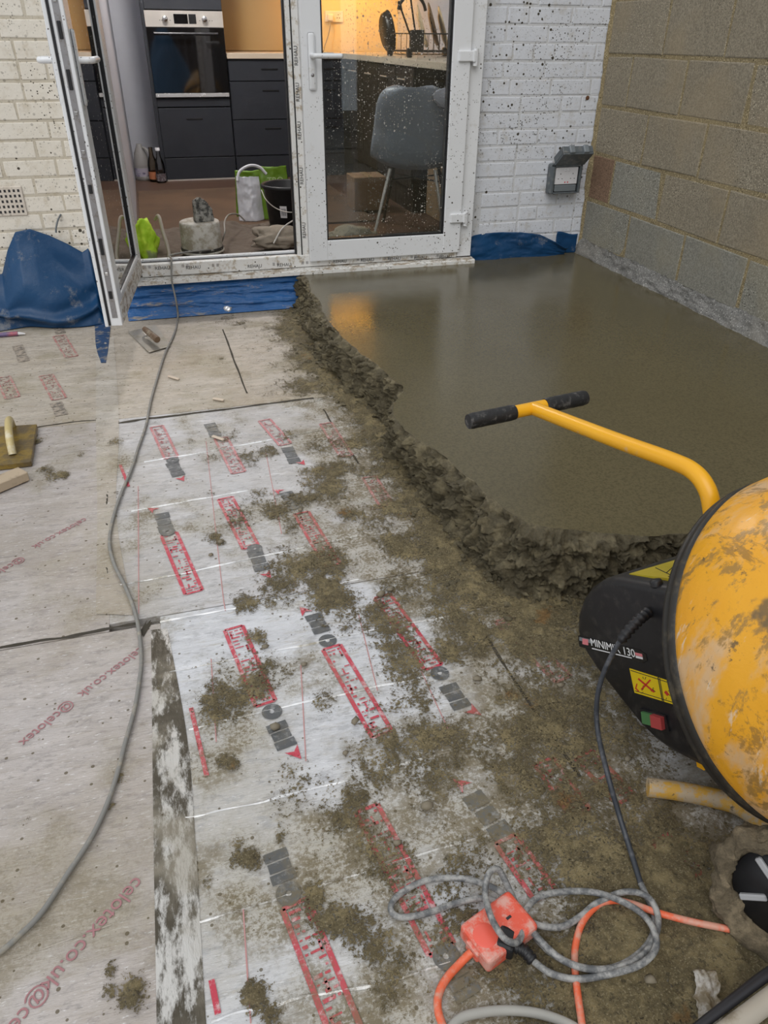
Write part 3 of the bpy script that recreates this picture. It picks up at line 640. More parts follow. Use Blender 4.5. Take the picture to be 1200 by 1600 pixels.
# sheet turned up behind the slab on the right
hx, hz = interp_px([(722, 379), (745, 370), (775, 366), (815, 364), (845, 367), (868, 378), (880, 386)], -.05)
xs = np.linspace(-.712, float(at(884, 390, 1, -.05)[0]), 120); vs_ = np.linspace(0, 1, 26); XX, VV = np.meshgrid(xs, vs_, indexing='ij'); zt = np.interp(xs, hx, hz)[:, None]
curl = np.clip((XX+.45)/.28, 0, 1)
YY = -.012-.05*VV*curl-.03*(1-VV)-.012*fbm(XX*8, VV*3, seed=91)-.006*np.sin(XX*20+VV*3); ZZ = ZS-.004+(zt-ZS+.004)*VV
b3 = solid(MB().grid(XX, YY, ZZ).build('plastic_sheet', M_BLUE, origin=(-.4, -.05, ZS))); tag(b3, 'blue damp proof sheet turned up between the wet concrete and white wall', 'plastic sheet')
hx, hz = interp_px([(872, 376), (898, 369), (904, 385)], -.02); xs = np.linspace(-.16, -.03, 24); XX, VV = np.meshgrid(xs, np.linspace(0, 1, 10), indexing='ij')
YY = -.010-.006*fbm(XX*20, VV*4, seed=93); ZZ = ZS-.004+(.055+.01*np.sin(XX*30)-ZS)*VV
b4 = solid(MB().grid(XX, YY, ZZ).build('plastic_sheet', M_BLUE, origin=(-.1, -.02, ZS))); tag(b4, 'short flap of blue sheet in the corner below the outdoor socket', 'plastic sheet')

# ------------------------------------------------------------------ door frame
fr = empty('trim_1', (-1.58, 0, -.06)); tag(fr, 'white plastic patio door frame', kind='structure')
weighted(MB().box(-.765, XD1+.002, -.05, .03, -.03, 2.10).build('jamb', M_UPVC, fr))
weighted(MB().box(XD0-.002, -2.405, -.03, .03, -.03, 2.10).build('jamb', M_UPVC, fr))
weighted(MB().box(XD0, XD1, -.05, .03, 2.04, 2.10).build('head', M_UPVC, fr))
weighted(MB().box(-2.405, -.765, -.046, .03, -.034, .026).build('threshold', M_FILM, fr), .004)
weighted(MB().box(-2.405, -1.63, .004, .03, .026, .038).build('threshold_upstand', M_UPVC, fr), .003)
MB().box(-2.40, -1.63, -.012, .003, .0262, .0275).build('threshold_gasket', M_BLACK, fr)
sl_ = MB(); sl_.prism([(-.0, -.034), (-.088, -.040), (-.094, -.044), (-.094, -.060), (-.085, -.064), (-.05, -.064), (-.046, -.068), (0, -.068)], XD0-.02, XD1+.012, ((0, 0, 0), (0, 1, 0), (0, 0, 1), (1, 0, 0)))
sl_.build('sill', M_SILL, fr)
lip = MB().box(XD0-.018, XD1+.010, -.0955, -.0925, -.0605, -.0435).build('sill_nosing', M_FILM, fr)
XV, ZV = (1, 0, 0), (0, 0, 1)
for px, py in ((194, 421), (254, 419), (302, 418), (398, 416), (444, 414), (531, 408.5), (574, 406.5), (616, 404.5), (657, 403), (696, 401.5)):
    p = at(px, py, 1, -.0468); tm = text_mesh('REHAU', .023, frame_matrix(p, XV, ZV, (0, -1, 0)), .0001); tm.build('film_print', M_INK, fr)
    for k in (1, 2):
        p2 = p+np.array((.075+.022*k, 0, .004)); mbp = MB()
        for r_ in range(3): mbp.box(p2[0]-.006, p2[0]+.006, -.0468, -.0464, p2[2]-.006+.005*r_, p2[2]-.0035+.005*r_)
        mbp.build('film_print', M_LOCK, fr)

# ------------------------------------------------------------------ door leaves
def leaf(name, O, A, N, w, z0, z1, glassmat, hinge_left, label):
    """O: hinge-side bottom corner on the inside face, A: along leaf to the free edge, N: towards the outside"""
    O = np.array(O, float); A = np.array(A, float); N = np.array(N, float); d = .066
    M = frame_matrix(O, A, N, (0, 0, 1))                                   # local (along, out, up)
    if np.linalg.det(np.array([A, N, (0, 0, 1)])) < 0: pass
    root = empty(name, (O[0], O[1], z0)); tag(root, label, kind='structure')
    s = .094
    def pr(poly, name, mat, z=None): pass
    def B(x0, x1, y0, y1, a, b, nm, mat, par=None, r=.004): return MB().rbox(x0, x1, y0, y1, a, b, r, 2, M).build(nm, mat, par or root)
    B(0, s, 0, d, z0, z1, 'stile', M_UPVC); B(w-s, w, 0, d, z0, z1, 'stile', M_UPVC)
    B(s-.004, w-s+.004, .002, d-.002, z0, z0+s+.005, 'rail', M_UPVC); B(s-.004, w-s+.004, .002, d-.002, z1-s, z1, 'rail', M_UPVC)
    for y0, y1 in ((.008, .02), (d-.02, d-.008)):                          # gaskets round the pane
        g = MB(); x0, x1, a, b = s, w-s, z0+s+.005, z1-s
        for bx in ((x0, x0+.006, a, b), (x1-.006, x1, a, b), (x0, x1, a, a+.006), (x0, x1, b-.006, b)): g.box(bx[0], bx[1], y0, y1, bx[2], bx[3], M)
        g.build('gasket', M_BLACK, root)
    for y in (.016, d-.021): MB().box(s-.003, w-s+.003, y, y+.004, z0+s, z1-s+.003, M).build('glass_pane', glassmat, root)
    sp = MB()
    for bx in ((s, s+.010, z0+s, z1-s), (w-s-.010, w-s, z0+s, z1-s), (s, w-s, z0+s, z0+s+.012)): sp.box(bx[0], bx[1], .021, d-.022, bx[2], bx[3], M)
    sp.build('glazing_spacer', M_LOCK, root)
    # handles, both faces
    hz_ = .895
    for side in (1, -1):
        yb = d if side > 0 else 0.
        sgn = side
        yy = lambda t: yb+sgn*t
        a_, b_ = sorted((yy(0), yy(.011))); pl = MB().rbox(w-.062, w-.030, a_, b_, hz_-.135, hz_+.088, .009, 3, M, True).build('handle_plate', M_UPVC, root)
        lv = MB(); Lp = [(w-.046, yy(.008), hz_), (w-.046, yy(.035), hz_), (w-.050, yy(.048), hz_), (w-.062, yy(.053), hz_), (w-.10, yy(.053), hz_), (w-.165, yy(.051), hz_), (w-.172, yy(.050), hz_)]
        lv.tube([tuple(M @ Vector(p)) for p in smooth_path(Lp, 5)], .0105, 10); lv.build('lever', M_UPVC, pl)
        kc = MB(); kc.lathe([(0, .0005), (.0075, .0005), (.0075, 0)], 14, M @ Matrix.Translation((w-.046, yy(.0115), hz_-.075)) @ Matrix.Rotation(math.pi/2*-sgn, 4, 'X')); kc.build('keyhole', M_LOCK, pl)
    return root, M
# closed leaf (hinged right, outside faces the yard)
A1 = np.array((-1, 0, 0.)); d2, M2 = leaf('door_2', (-.762, -.004, 0), A1, (0, -1, 0.), .812, -.004, 2.045, M_GLASS, False, 'closed glazed white patio door leaf splashed with cement')
# meeting stile cover of the closed leaf with printed film
weighted(MB().box(-1.632, -1.574, -.040, .02, .0, 2.045).build('meeting_stile', M_FILM, d2), .004)
MB().box(-1.612, -1.606, -.0415, -.040, .01, 2.04).build('gasket', M_BLACK, d2)
MB().box(-1.640, -1.632, -.02, .01, .0, 2.045).build('gasket', M_BLACK, d2)
for px, py in ((466, 87), (466, 144), (468, 204), (474, 360), (470, 275)):
    p = at(px, py, 1, -.0412); tm = text_mesh('REHAU', .024, frame_matrix((-1.592, -.0408, p[2]), ZV, (-1, 0, 0), (0, -1, 0)), .0001); tm.build('film_print', M_INK, d2)
# hinges of the closed leaf
for hz_ in (.895, .172, 1.75):
    hb = MB().rbox(-.825, -.748, -.082, -.066, hz_-.022, hz_+.022, .004, 2).build('hinge', M_UPVC, d2)
    MB().tube([(-.738, -.070, hz_-.040), (-.738, -.070, hz_+.030)], .0125, 14).build('hinge_pin', M_UPVC, hb)
    MB().rbox(-.755, -.742, -.086, -.048, hz_-.024, hz_+.024, .003, 2).build('hinge_arm', M_UPVC, hb)
# open leaf, swung out towards the yard
O1 = np.array((-2.398, -.05, 0)); E1 = np.array((-2.486, -.858, 0)); A1 = E1-O1; w1 = float(np.linalg.norm(A1)); A1 = A1/w1; N1 = np.array((A1[1], -A1[0], 0.))
d1, M1 = leaf('door_1', O1, A1, N1, w1, -.004, 2.045, M_GLASS_O, True, 'open glazed white patio door leaf swung out into the yard')
MB().box(w1, w1+.0022, .014, .034, .03, 2.0, M1).build('lock_strip', M_LOCK, d1)
for z_, h_ in ((.98, .05), (.84, .06), (.62, .012), (.5, .03), (.30, .06), (.2, .012), (.12, .03), (.74, .012), (1.06, .01)):
    MB().rbox(w1+.0015, w1+.0055, .018, .030, z_-h_/2, z_+h_/2, .0012, 1, M1).build('lock_detail', M_BLACK if h_ > .02 else simple('bright_screw', (.7, .7, .7), .25, .9), d1)
MB().box(w1, w1+.003, .044, .053, .0, 2.04, M1).build('gasket', M_BLACK, d1)
MB().rbox(w1-.014, w1+.006, .053, .066, -.004, 2.045, .002, 1, M1).build('meeting_lip', M_UPVC, d1)
MB().box(.03, w1-.03, -.0012, .0, .0, .075, M1).build('dirty_rail_face', M_SILL, d1)

# ------------------------------------------------------------------ outdoor socket and wall vent
M_GREYP = simple('grey_plastic', (.10, .115, .125), .4, dust=((.3, .28, .25), 40, .5)); M_GREYL = simple('light_grey_plastic', (.17, .19, .205), .42); M_WHITEP = simple('white_plastic', (.72, .71, .73), .35)
sk = empty('outdoor_socket', (-.165, 0, .345)); tag(sk, 'grey weatherproof twin socket with its lid open on white wall', 'socket')
x0, x1, z0, z1 = -.262, -.083, .262, .412
MB().rbox(x0, x1, -.048, -.0025, z0, z1, .012, 3, smooth=False).build('box', M_GREYP, sk)
rm = MB()
for b_ in ((x0+.004, x0+.018, z0+.006, z1-.002), (x1-.018, x1-.004, z0+.006, z1-.002), (x0+.004, x1-.004, z1-.014, z1-.002), (x0+.02, x1-.02, z0+.004, z0+.012)): rm.rbox(b_[0], b_[1], -.066, -.046, b_[2], b_[3], .003, 2)
rm.build('rim', M_GREYP, sk)
MB().box(x0+.015, x1-.015, -.0485, -.0480, z0+.012, z1-.012).build('seal', M_BLACK, sk)
MB().rbox(x0+.024, x1-.024, -.058, -.048, .312, .396, .003, 2).build('face_plate', M_WHITEP, sk)
MB().rbox(x0+.026, x1-.026, -.060, -.046, .276, .309, .004, 2).build('cable_entry', M_GREYL, sk)
for dx in (-.036, .036):
    for ax, az, w_, h_ in ((0, .014, .003, .007), (-.011, -.010, .006, .003), (.011, -.010, .006, .003)): MB().box(-.172+dx+ax-w_/2, -.172+dx+ax+w_/2, -.0586, -.0578, .35+az-h_/2, .35+az+h_/2).build('pin_hole', M_INK, sk)
    MB().rbox(-.172+dx*.25-.006, -.172+dx*.25+.006, -.061, -.057, .376, .388, .001, 1).build('rocker_switch', M_WHITEP, sk)
for dx in (-.006, .010): MB().box(-.172+dx-.003, -.172+dx+.003, -.0586, -.0578, .319, .326).build('red_mark', simple('red_paint', (.6, .05, .06), .5), sk)
# lid hinged along the top, swung up and out
lm = Matrix.Translation((0, -.058, .412)) @ Matrix.Rotation(math.radians(52), 4, 'X')
ld = MB(); ld.rbox(x0+.01, x1+.004, -.010, .0, 0, .105, .004, 2, lm); ld.rbox(x0+.01, x0+.02, -.0, .035, 0.004, .103, .003, 2, lm); ld.rbox(x1-.006, x1+.004, 0, .035, .004, .103, .003, 2, lm); ld.rbox(x0+.01, x1+.004, 0, .035, .095, .105, .003, 2, lm)
lo = ld.build('lid', M_GREYP, sk)
for dx in (-.03, .05): MB().rbox(-.172+dx-.016, -.172+dx+.016, -.006, .036, .098, .116, .006, 2, lm).build('lid_clip', M_GREYL, lo)
va = empty('air_vent', (-2.915, 0, .33)); tag(va, 'cream terracotta air brick with rows of square holes in left wall', 'air vent')
M_VENT = painted_brick('vent_clay', (.60, .53, .45), (.7, .64, .57), (.4, .33, .25), .3, .4)
vx0, vx1, vz0, vz1 = -3.08, -2.860, .268, .392
MB().rbox(vx0, vx1, -.0085, -.001, vz0, vz1, .003, 1).build('grille', M_VENT, va)
nx, nz = 11, 5
for iz in range(nz):
    for ix in range(nx):
        cx = vx0+.016+(vx1-vx0-.032)*ix/(nx-1); cz = vz0+.018+(vz1-vz0-.036)*iz/(nz-1)
        MB().box(cx-.0045, cx+.0045, -.0092, -.0080, cz-.0055, cz+.0055).build('vent_hole', M_INK, va)
MB().tube(smooth_path([(-2.72, -.006, .265), (-2.735, -.03, .245), (-2.748, -.045, .215), (-2.752, -.05, .195)], 6), .004, 8).build('wire_stub', M_GREYP, wl)
nl = fl; p = at(918, 153, 1, -.004); MB().lathe([(0, .003), (.006, .003), (.011, 0)], 10, Matrix.Translation(p) @ Matrix.Rotation(math.pi/2, 4, 'X')).build('rust_spot', simple('rust', (.12, .05, .02), .8), wr)

# ================================================================== KITCHEN behind the doors
YF = 2.82                                    # front plane of the far units
M_PLASTER = simple('grey_white_plaster', (.52, .53, .58), .8, var=.05, world=True)
M_YWALL = simple('cream_kitchen_wall', (.78, .64, .38), .6, var=.04, world=True)
q = NT('brown_timber_floor'); q.pos(True); c = q.mix(q.noise(4, 5, .6, stretch=(.4, 6, 1)), (.065, .036, .024), (.12, .066, .042)); q.color(c); q.rough(.45); M_KFLOOR = q.m
kf = MB().box(-2.45, -.05, .03, 3.45, -.3, ZK).build('floor_kitchen', M_KFLOOR); tag(kf, 'brown kitchen floor behind the doors', kind='structure')
tag(MB().box(-2.55, -2.418, .281, 3.55, ZK, 2.4).build('wall_kitchen_left', M_PLASTER), kind='structure')
tag(MB().box(-2.185, -.06, 3.43, 3.55, ZK, 2.4).build('wall_kitchen_back', M_YWALL), kind='structure')
tag(MB().box(-2.418, -2.186, 3.43, 3.55, ZK, 2.4).build('wall_kitchen_corner', M_PLASTER), kind='structure')
tag(MB().box(-.06, .0, .281, 3.55, ZK, 2.4).build('wall_kitchen_right', M_PLASTER), kind='structure')
tag(MB().box(-2.55, .0, .281, 3.55, 2.4, 2.5).build('ceiling_kitchen', M_PLASTER), kind='structure')
tag(MB().box(-2.4175, -2.408, .285, .34, ZK, 2.3).build('trim_2', simple('brown_door_lining', (.30, .21, .14), .6, world=True)), 'brown lining on the left kitchen wall', kind='structure')
q = NT('charcoal_cabinet'); q.pos(True); q.color(q.mix(q.noise(9, 5, .6), (.022, .025, .032), (.034, .038, .047))); q.rough(q.ramp(q.noise(12, 3), .3, .7, .38, .55)); M_CAB = q.m
M_CABD = simple('dark_slot', (.004, .004, .005), .7); M_STEEL = simple('brushed_steel', (.74, .69, .63), .34, .55, var=.05); M_OVENG = simple('black_oven_glass', (.006, .006, .007), .04, 0, spec=.9)
M_CHROME = simple('chrome', (.75, .75, .75), .12, 1.)
def pull(cx, z, par, w=.13, y=YF): return MB().rbox(cx-w/2, cx+w/2, y-.024, y-.019, z-.006, z+.006, .002, 1).build('finger_slot', M_CABD, par)
tx0, tx1 = -2.19, -1.612
tw = empty('oven_housing', ((tx0+tx1)/2, YF+.3, ZK)); tag(tw, 'tall charcoal cabinet housing the built-in oven', 'cabinet')
cb = MB(); cb.box(tx0, tx0+.02, YF-.018, 3.42, ZK, 2.2); cb.box(tx1-.018, tx1, YF, 3.42, ZK, 2.2); cb.box(tx0+.02, tx1-.018, 3.40, 3.42, ZK, 2.2); cb.box(tx0+.02, tx1-.018, YF, 3.40, .50, .555); cb.box(tx0+.02, tx1-.018, YF, 3.40, 1.12, 1.14); cb.build('carcass', M_CAB, tw)
dd = MB().rbox(tx0+.022, tx1-.003, YF-.02, YF, .142, .488, .002, 1).build('drawer_front', M_CAB, tw); pull((tx0+tx1)/2, .412, dd, .125)
MB().rbox(tx0+.022, tx1-.003, YF-.02, YF, .496, .548, .002, 1).build('filler_panel', M_CAB, tw)
MB().rbox(tx0+.022, tx1-.003, YF-.018, YF, ZK+.012, .136, .002, 1).build('plinth', M_CAB, tw)
MB().box(tx0+.022, tx1-.003, YF-.019, YF-.012, ZK, ZK+.011).build('plinth_seal', M_STEEL, tw)
MB().rbox(tx0+.022, tx1-.003, YF-.02, YF, 1.122, 1.75, .002, 1).build('upper_door', M_CAB, tw)
ov = empty('oven', ((tx0+tx1)/2, YF+.2, .556)); tag(ov, 'built-in electric oven with steel control panel and black mirror glass door', 'oven')
ox0, ox1 = tx0+.016, tx1-.001
MB().box(ox0+.02, ox1-.02, YF+.002, YF+.5, .558, 1.118).build('oven_body', M_CABD, ov)
cp_ = MB().rbox(ox0, ox1, YF-.034, YF, 1.012, 1.114, .002, 1).build('control_panel', M_STEEL, ov)
MB().rbox(ox0+.205, ox0+.305, YF-.036, YF-.033, 1.034, 1.094, .001, 1).build('display', M_OVENG, cp_); MB().rbox(ox0+.312, ox0+.365, YF-.036, YF-.033, 1.034, 1.094, .001, 1).build('display', M_CABD, cp_)
for kx in (.142, .425): MB().lathe([(0, .026), (.017, .026), (.0195, .022), (.0195, 0)], 20, Matrix.Translation((ox0+kx, YF-.034, 1.064)) @ Matrix.Rotation(math.pi/2, 4, 'X')).build('control_knob', M_CHROME, cp_)
for kx in (.105, .12, .178, .39, .462, .48): MB().box(ox0+kx-.0025, ox0+kx+.0025, YF-.0348, YF-.0338, 1.052, 1.057).build('dial_mark', M_INK, cp_)
dr = MB().rbox(ox0, ox1, YF-.034, YF, .590, 1.010, .002, 1).build('oven_door', M_OVENG, ov)
MB().rbox(ox0+.004, ox1-.004, YF-.040, YF-.001, .562, .588, .002, 1).build('door_trim', simple('pale_steel', (.82, .82, .82), .25, .6), ov)
hb = MB(); hb.tube([(ox0+.05, YF-.075, .972), (ox1-.05, YF-.075, .972)], .010, 12)
for hx_ in (ox0+.07, ox1-.07): hb.tube([(hx_, YF-.034, .972), (hx_, YF-.075, .972)], .006, 8)
hb.build('door_handle', simple('dark_handle', (.05, .05, .055), .25, .6), dr)
def drawer_unit(x0, x1, label, far=False):
    r = empty('drawer_unit', ((x0+x1)/2, YF+.3, ZK)); tag(r, label, 'cabinet', 'charcoal drawer units on the far kitchen wall')
    MB().box(x0, x1, YF, 3.42, ZK+.10, .814).build('carcass', M_CAB, r)
    for a, b in ((.668, .806), (.402, .661), (.142, .395)):
        f_ = MB().rbox(x0+.003, x1-.003, YF-.02, YF, a, b, .002, 1).build('drawer_front', M_CAB, r); pull((x0+x1)/2+.02, b-.06, f_, .13)
    MB().rbox(x0, x1, YF-.016, YF+.02, ZK, .136, .002, 1).build('plinth', M_CAB, r)
drawer_unit(-1.606, -1.012, 'charcoal drawer unit beside the oven tower seen through open doorway'); drawer_unit(-1.008, -.70, 'narrow charcoal drawer unit in kitchen corner behind closed door glass')
M_WT = simple('pale_laminate_worktop', (.62, .52, .40), .35, var=.06)
wt_ = empty('worktop', (-1.1, 3.1, .814)); tag(wt_, 'pale laminate kitchen worktop turning the corner behind the doors', 'worktop')
MB().rbox(-1.608, -.062, YF-.035, 3.42, .8145, .852, .003, 2).build('back_run', M_WT, wt_)
XR = -.67
MB().rbox(XR, -.062, .42, YF-.036, .8145, .852, .003, 2).build('return_run', M_WT, wt_)
q = NT('orange_glass_splashback'); q.pos(True); q.color(q.mix(q.noise(2, 3), (.37, .27, .12), (.45, .33, .16))); q.rough(.14); M_SPL = q.m
spb = MB().rbox(-1.606, -.80, 3.414, 3.428, .858, 1.42, .004, 2).build('splashback', M_SPL, origin=(-1.2, 3.42, .858)); tag(spb, 'glossy amber glass splashback behind the worktop beside the oven', 'splashback')
M_DARKW = simple('dark_wenge_door', (.025, .016, .011), .5, dust=((.07, .055, .04), 20, .5))
for k, (y0, y1) in enumerate(((1.12, 1.50), (1.51, 1.92), (1.93, 2.34), (2.35, 2.76))):
    r = empty('base_cabinet', (XR+.3, (y0+y1)/2, ZK)); tag(r, ['dark base cabinet nearest the doors under the return worktop', 'dark base cabinet second from the doors under the return worktop', 'dark base cabinet third from the doors under the return worktop', 'dark base cabinet farthest from the doors under the return worktop'][k], 'cabinet', 'dark cabinets under the return worktop')
    MB().box(XR+.03, -.07, y0, y1, ZK, .812).build('carcass', M_DARKW, r); f_ = MB().rbox(XR+.012, XR+.03, y0+.003, y1-.003, .12, .806, .002, 1).build('cabinet_door', M_DARKW, r)
    MB().tube([(XR-.008, (y0+y1)/2-.08, .74), (XR-.008, (y0+y1)/2+.08, .74)], .005, 8).build('door_handle', M_STEEL, f_)
# wall cupboard with its warm strip light (throws the yellow light on the far wall)
wc = empty('wall_cupboard', (-.5, 3.25, 1.45)); tag(wc, 'charcoal wall cupboard over the far kitchen worktop', 'cupboard'); MB().rbox(-1.606, -.065, 3.09, 3.425, 1.45, 2.15, .003, 1).build('carcass', M_CAB, wc)
MB().rbox(-.84, -.07, 3.07, 3.09, 1.45, 2.15, .002, 1).build('cupboard_door', M_CAB, wc); MB().rbox(-1.604, -.845, 3.07, 3.09, 1.45, 2.15, .002, 1).build('cupboard_door', M_CAB, wc)
ls = empty('strip_light', (-.45, 3.2, 1.43)); tag(ls, 'warm strip light glowing under the kitchen wall cupboard', 'lamp')
MB().rbox(-.95, -.10, 3.16, 3.22, 1.432, 1.449, .003, 1).build('lamp_body', M_WHITEP, ls)
q = NT('lamp_glow'); q.set(Emission_Strength=3.0); q.b.inputs['Emission Color'].default_value = (1, .5, .06, 1); q.color((1, .8, .5)); MB().box(-.94, -.11, 3.165, 3.215, 1.4295, 1.4315).build('diffuser', q.m, ls)
ad = bpy.data.lights.new('strip_light_source', 'AREA'); ad.shape = 'RECTANGLE'; ad.size = .8; ad.size_y = .05; ad.energy = 7.2; ad.color = (1, .41, .03)
ao = bpy.data.objects.new('strip_light_source', ad); COL.objects.link(ao); ao.parent = ls; ao.location = (-.075, -.01, -.004)
QW = NT('soft_white_glow'); QW.set(Emission_Strength=1.5); QW.b.inputs['Emission Color'].default_value = (1, .91, .82, 1)
pd = empty('added_kitchen_lamp', (-2.0, 1.7, 2.4)); tag(pd, 'unseen round ceiling lamp added to brighten the kitchen', 'lamp'); MB().lathe([(0, 2.33), (.12, 2.335), (.15, 2.36), (.15, 2.4)], 24, Matrix.Translation((-2.0, 1.7, 0))).build('lamp_shade', QW.m, pd)  # lamp added out of view to lift the kitchen's brightness
pl_ = bpy.data.lights.new('added_kitchen_lamp_source', 'POINT'); pl_.energy = 85; pl_.color = (1, .95, .89); pl_.shadow_soft_size = .12; po = bpy.data.objects.new('added_kitchen_lamp_source', pl_); COL.objects.link(po); po.parent = pd; po.location = (0, 0, -.16)
# twin socket, plug and flex on the far wall
M_CREAM = simple('cream_plastic', (.78, .74, .66), .35)
ws = empty('wall_socket', (-.62, 3.43, 1.09)); tag(ws, 'cream twin wall socket on the yellow lit kitchen wall', 'socket'); MB().rbox(-.70, -.545, 3.418, 3.4295, 1.065, 1.145, .003, 1).build('face_plate', M_CREAM, ws)
for dx in (-.035, .035):
    for ax, az in ((0, .012), (-.010, -.01), (.010, -.01)): MB().box(-.622+dx+ax-.003, -.622+dx+ax+.003, 3.4172, 3.4182, 1.105+az-.003, 1.105+az+.003).build('pin_hole', M_INK, ws)
pg = empty('plug', (-.66, 3.41, 1.10)); tag(pg, 'plug with trailing flex in the kitchen wall socket', 'plug'); MB().rbox(-.683, -.637, 3.382, 3.4172, 1.072, 1.122, .008, 2).build('plug_body', M_CREAM, pg)
MB().tube(smooth_path([(-.66, 3.39, 1.075), (-.668, 3.37, 1.04), (-.69, 3.36, .97), (-.725, 3.34, .90), (-.75, 3.30, .858), (-.80, 3.28, .856)], 6), .0035, 8).build('flex', simple('grey_flex', (.25, .24, .23), .5), pg)
# dish rack with crockery, and the knife block
M_DKP = simple('dark_brown_plastic', (.03, .02, .012), .4); M_PLATE = simple('beige_china', (.62, .48, .30), .25); M_PLATED = simple('brown_china', (.14, .08, .04), .3)
rk = empty('dish_rack', (-.33, 1.75, .852)); tag(rk, 'wire dish rack standing on the return worktop', 'dish rack')
rx0, rx1, ry0, ry1 = -.55, -.14, 1.55, 2.0; zc = .856
wr_ = MB()
for z_ in (zc+.03, zc+.13): wr_.tube([(rx0, ry0, z_), (rx1, ry0, z_), (rx1, ry1, z_), (rx0, ry1, z_), (rx0, ry0, z_)], .0035, 6)
wr_.build('rim_wire', M_DKP, rk)
for i in range(11):
    x = rx0+(rx1-rx0)*i/10; MB().tube(smooth_path([(x, ry0, zc+.13), (x, ry0, zc+.03), (x, ry0+.03, zc+.012), (x, ry1-.03, zc+.012), (x, ry1, zc+.03), (x, ry1, zc+.13)], 3), .002, 5).build('wire', M_DKP, rk)
for x in (rx0, rx1):
    for y in (ry0, ry1): MB().rbox(x-.018, x+.018, y-.015, y+.015, .8525, zc+.05, .006, 1).build('foot', M_DKP, rk)
MB().rbox(rx0-.005, rx0+.085, ry0-.045, ry0-.004, zc+.03, zc+.15, .006, 2).build('cutlery_cup', M_DKP, rk)
for i, (x, R_, m_, nm) in enumerate(((-.40, .140, M_PLATE, 'large beige plate standing in the dish rack'), (-.32, .145, M_PLATED, 'dark brown plate standing in the dish rack behind the beige one'), (-.25, .135, M_PLATE, 'second beige plate at right side of the dish rack'))):
    Mx = Matrix.Translation((x, 1.80, zc+.018+R_)) @ Matrix.Rotation(math.radians(72), 4, 'Y') @ Matrix.Rotation(.25, 4, 'X')
    o = MB().lathe([(0, 0), (R_*.6, .001), (R_*.72, .008), (R_, .018), (R_, .022), (R_*.7, .013), (R_*.58, .006), (0, .005)], 32, Mx).build('plate', m_, origin=(x, 1.80, zc+.015)); tag(o, nm, 'plate', 'plates in the dish rack')
pn = MB().lathe([(0, 0), (.10, .0), (.115, .01), (.13, .05), (.127, .05), (.11, .012), (0, .006)], 32, Matrix.Translation((-.565, 2.12, .99)) @ Matrix.Rotation(math.radians(80), 4, 'Y') @ Matrix.Rotation(.5, 4, 'Z')).build('frying_pan', M_DKP, origin=(-.46, 2.12, .86)); tag(pn, 'dark pan leaning upright left of the dish rack', 'pan')
for i, (a, b) in enumerate((((-.525, 1.53, zc+.06), (-.64, 1.52, zc+.30)), ((-.505, 1.525, zc+.06), (-.575, 1.50, zc+.36)))):
    a, b = np.array(a), np.array(b); u_ = MB(); u_.tube(smooth_path([a, a*.6+b*.4, a*.2+b*.8, b], 4), [.006]*9+[.010, .012, .010, .006], 8); o = u_.build('cooking_utensil', M_DKP, origin=a); tag(o, ['dark cooking utensil slanting left out of the cutlery cup', 'taller dark cooking utensil standing in the cutlery cup'][i], 'utensil', 'utensils in the dish rack')
pt = MB(); pt.tube(smooth_path([(-.42+.10*math.cos(t), 1.92, zc+.24+.11*math.sin(t)) for t in np.linspace(.2, 2.9, 10)], 4), .011, 8); o = pt.build('pan_handle_ring', M_DKP, origin=(-.36, 1.92, zc+.1)); tag(o, 'curved dark handle arching above the plates in the rack', 'handle')

# ---- the grey shell chair just behind the closed door
def make_chair():
    base = np.array((-.80, .62, ZK)); r = empty('shell_chair', base); tag(r, 'light grey moulded shell chair standing behind the closed door glass', 'chair'); ang = math.radians(-24)
    ca, sa = math.cos(ang), math.sin(ang)
    def w2(x, y, z): return (base[0]+x*ca-y*sa, base[1]+x*sa+y*ca, base[2]+z)
    n, m = 40, 33; V = np.linspace(0, 1, n); U = np.linspace(-1, 1, m); VV, UU = np.meshgrid(V, U, indexing='ij')
    cy = np.interp(V, [0, .12, .3, .45, .55, .64, .8, .95, 1], [-.265, -.255, -.225, -.20, -.165, -.10, .06, .19, .215]); cz = np.interp(V, [0, .12, .3, .45, .55, .64, .8, .95, 1], [.775, .71, .585, .46, .392, .362, .357, .367, .352])
    hw = np.interp(V, [0, .03, .08, .16, .3, .5, .65, .85, .95, 1], [.10, .15, .178, .198, .215, .235, .238, .225, .20, .16])
    bk = np.clip((.62-V)/.3, 0, 1)[:, None]; st = 1-bk
    X = hw[:, None]*UU; Y = cy[:, None]+bk*.085*np.abs(UU)**2.2; Z = cz[:, None]+st*.06*np.abs(UU)**2.5
    P = [w2(x, y, z) for x, y, z in zip(X.ravel(), Y.ravel(), Z.ravel())]; P = np.array(P).reshape(n, m, 3)
    o = MB().grid(P[..., 0], P[..., 1], P[..., 2]).build('shell', simple('pale_grey_plastic', (.25, .27, .31), .45, var=.05), r); s_ = o.modifiers.new('thick', 'SOLIDIFY'); s_.thickness = .008
    for sx in (-1, 1):
        for sy in (-1, 1): MB().tube([w2(sx*.13, sy*.11-.0, .357), w2(sx*.21, sy*.2, 0.0)], [.011, .008], 8).build('leg', M_DKP if sy > 0 else M_STEEL, r)
    for sx in (-1, 1): MB().tube([w2(sx*.155, -.135, .30), w2(-sx*.155, .135, .30)], .004, 6).build('brace', M_DKP, r)
make_chair()
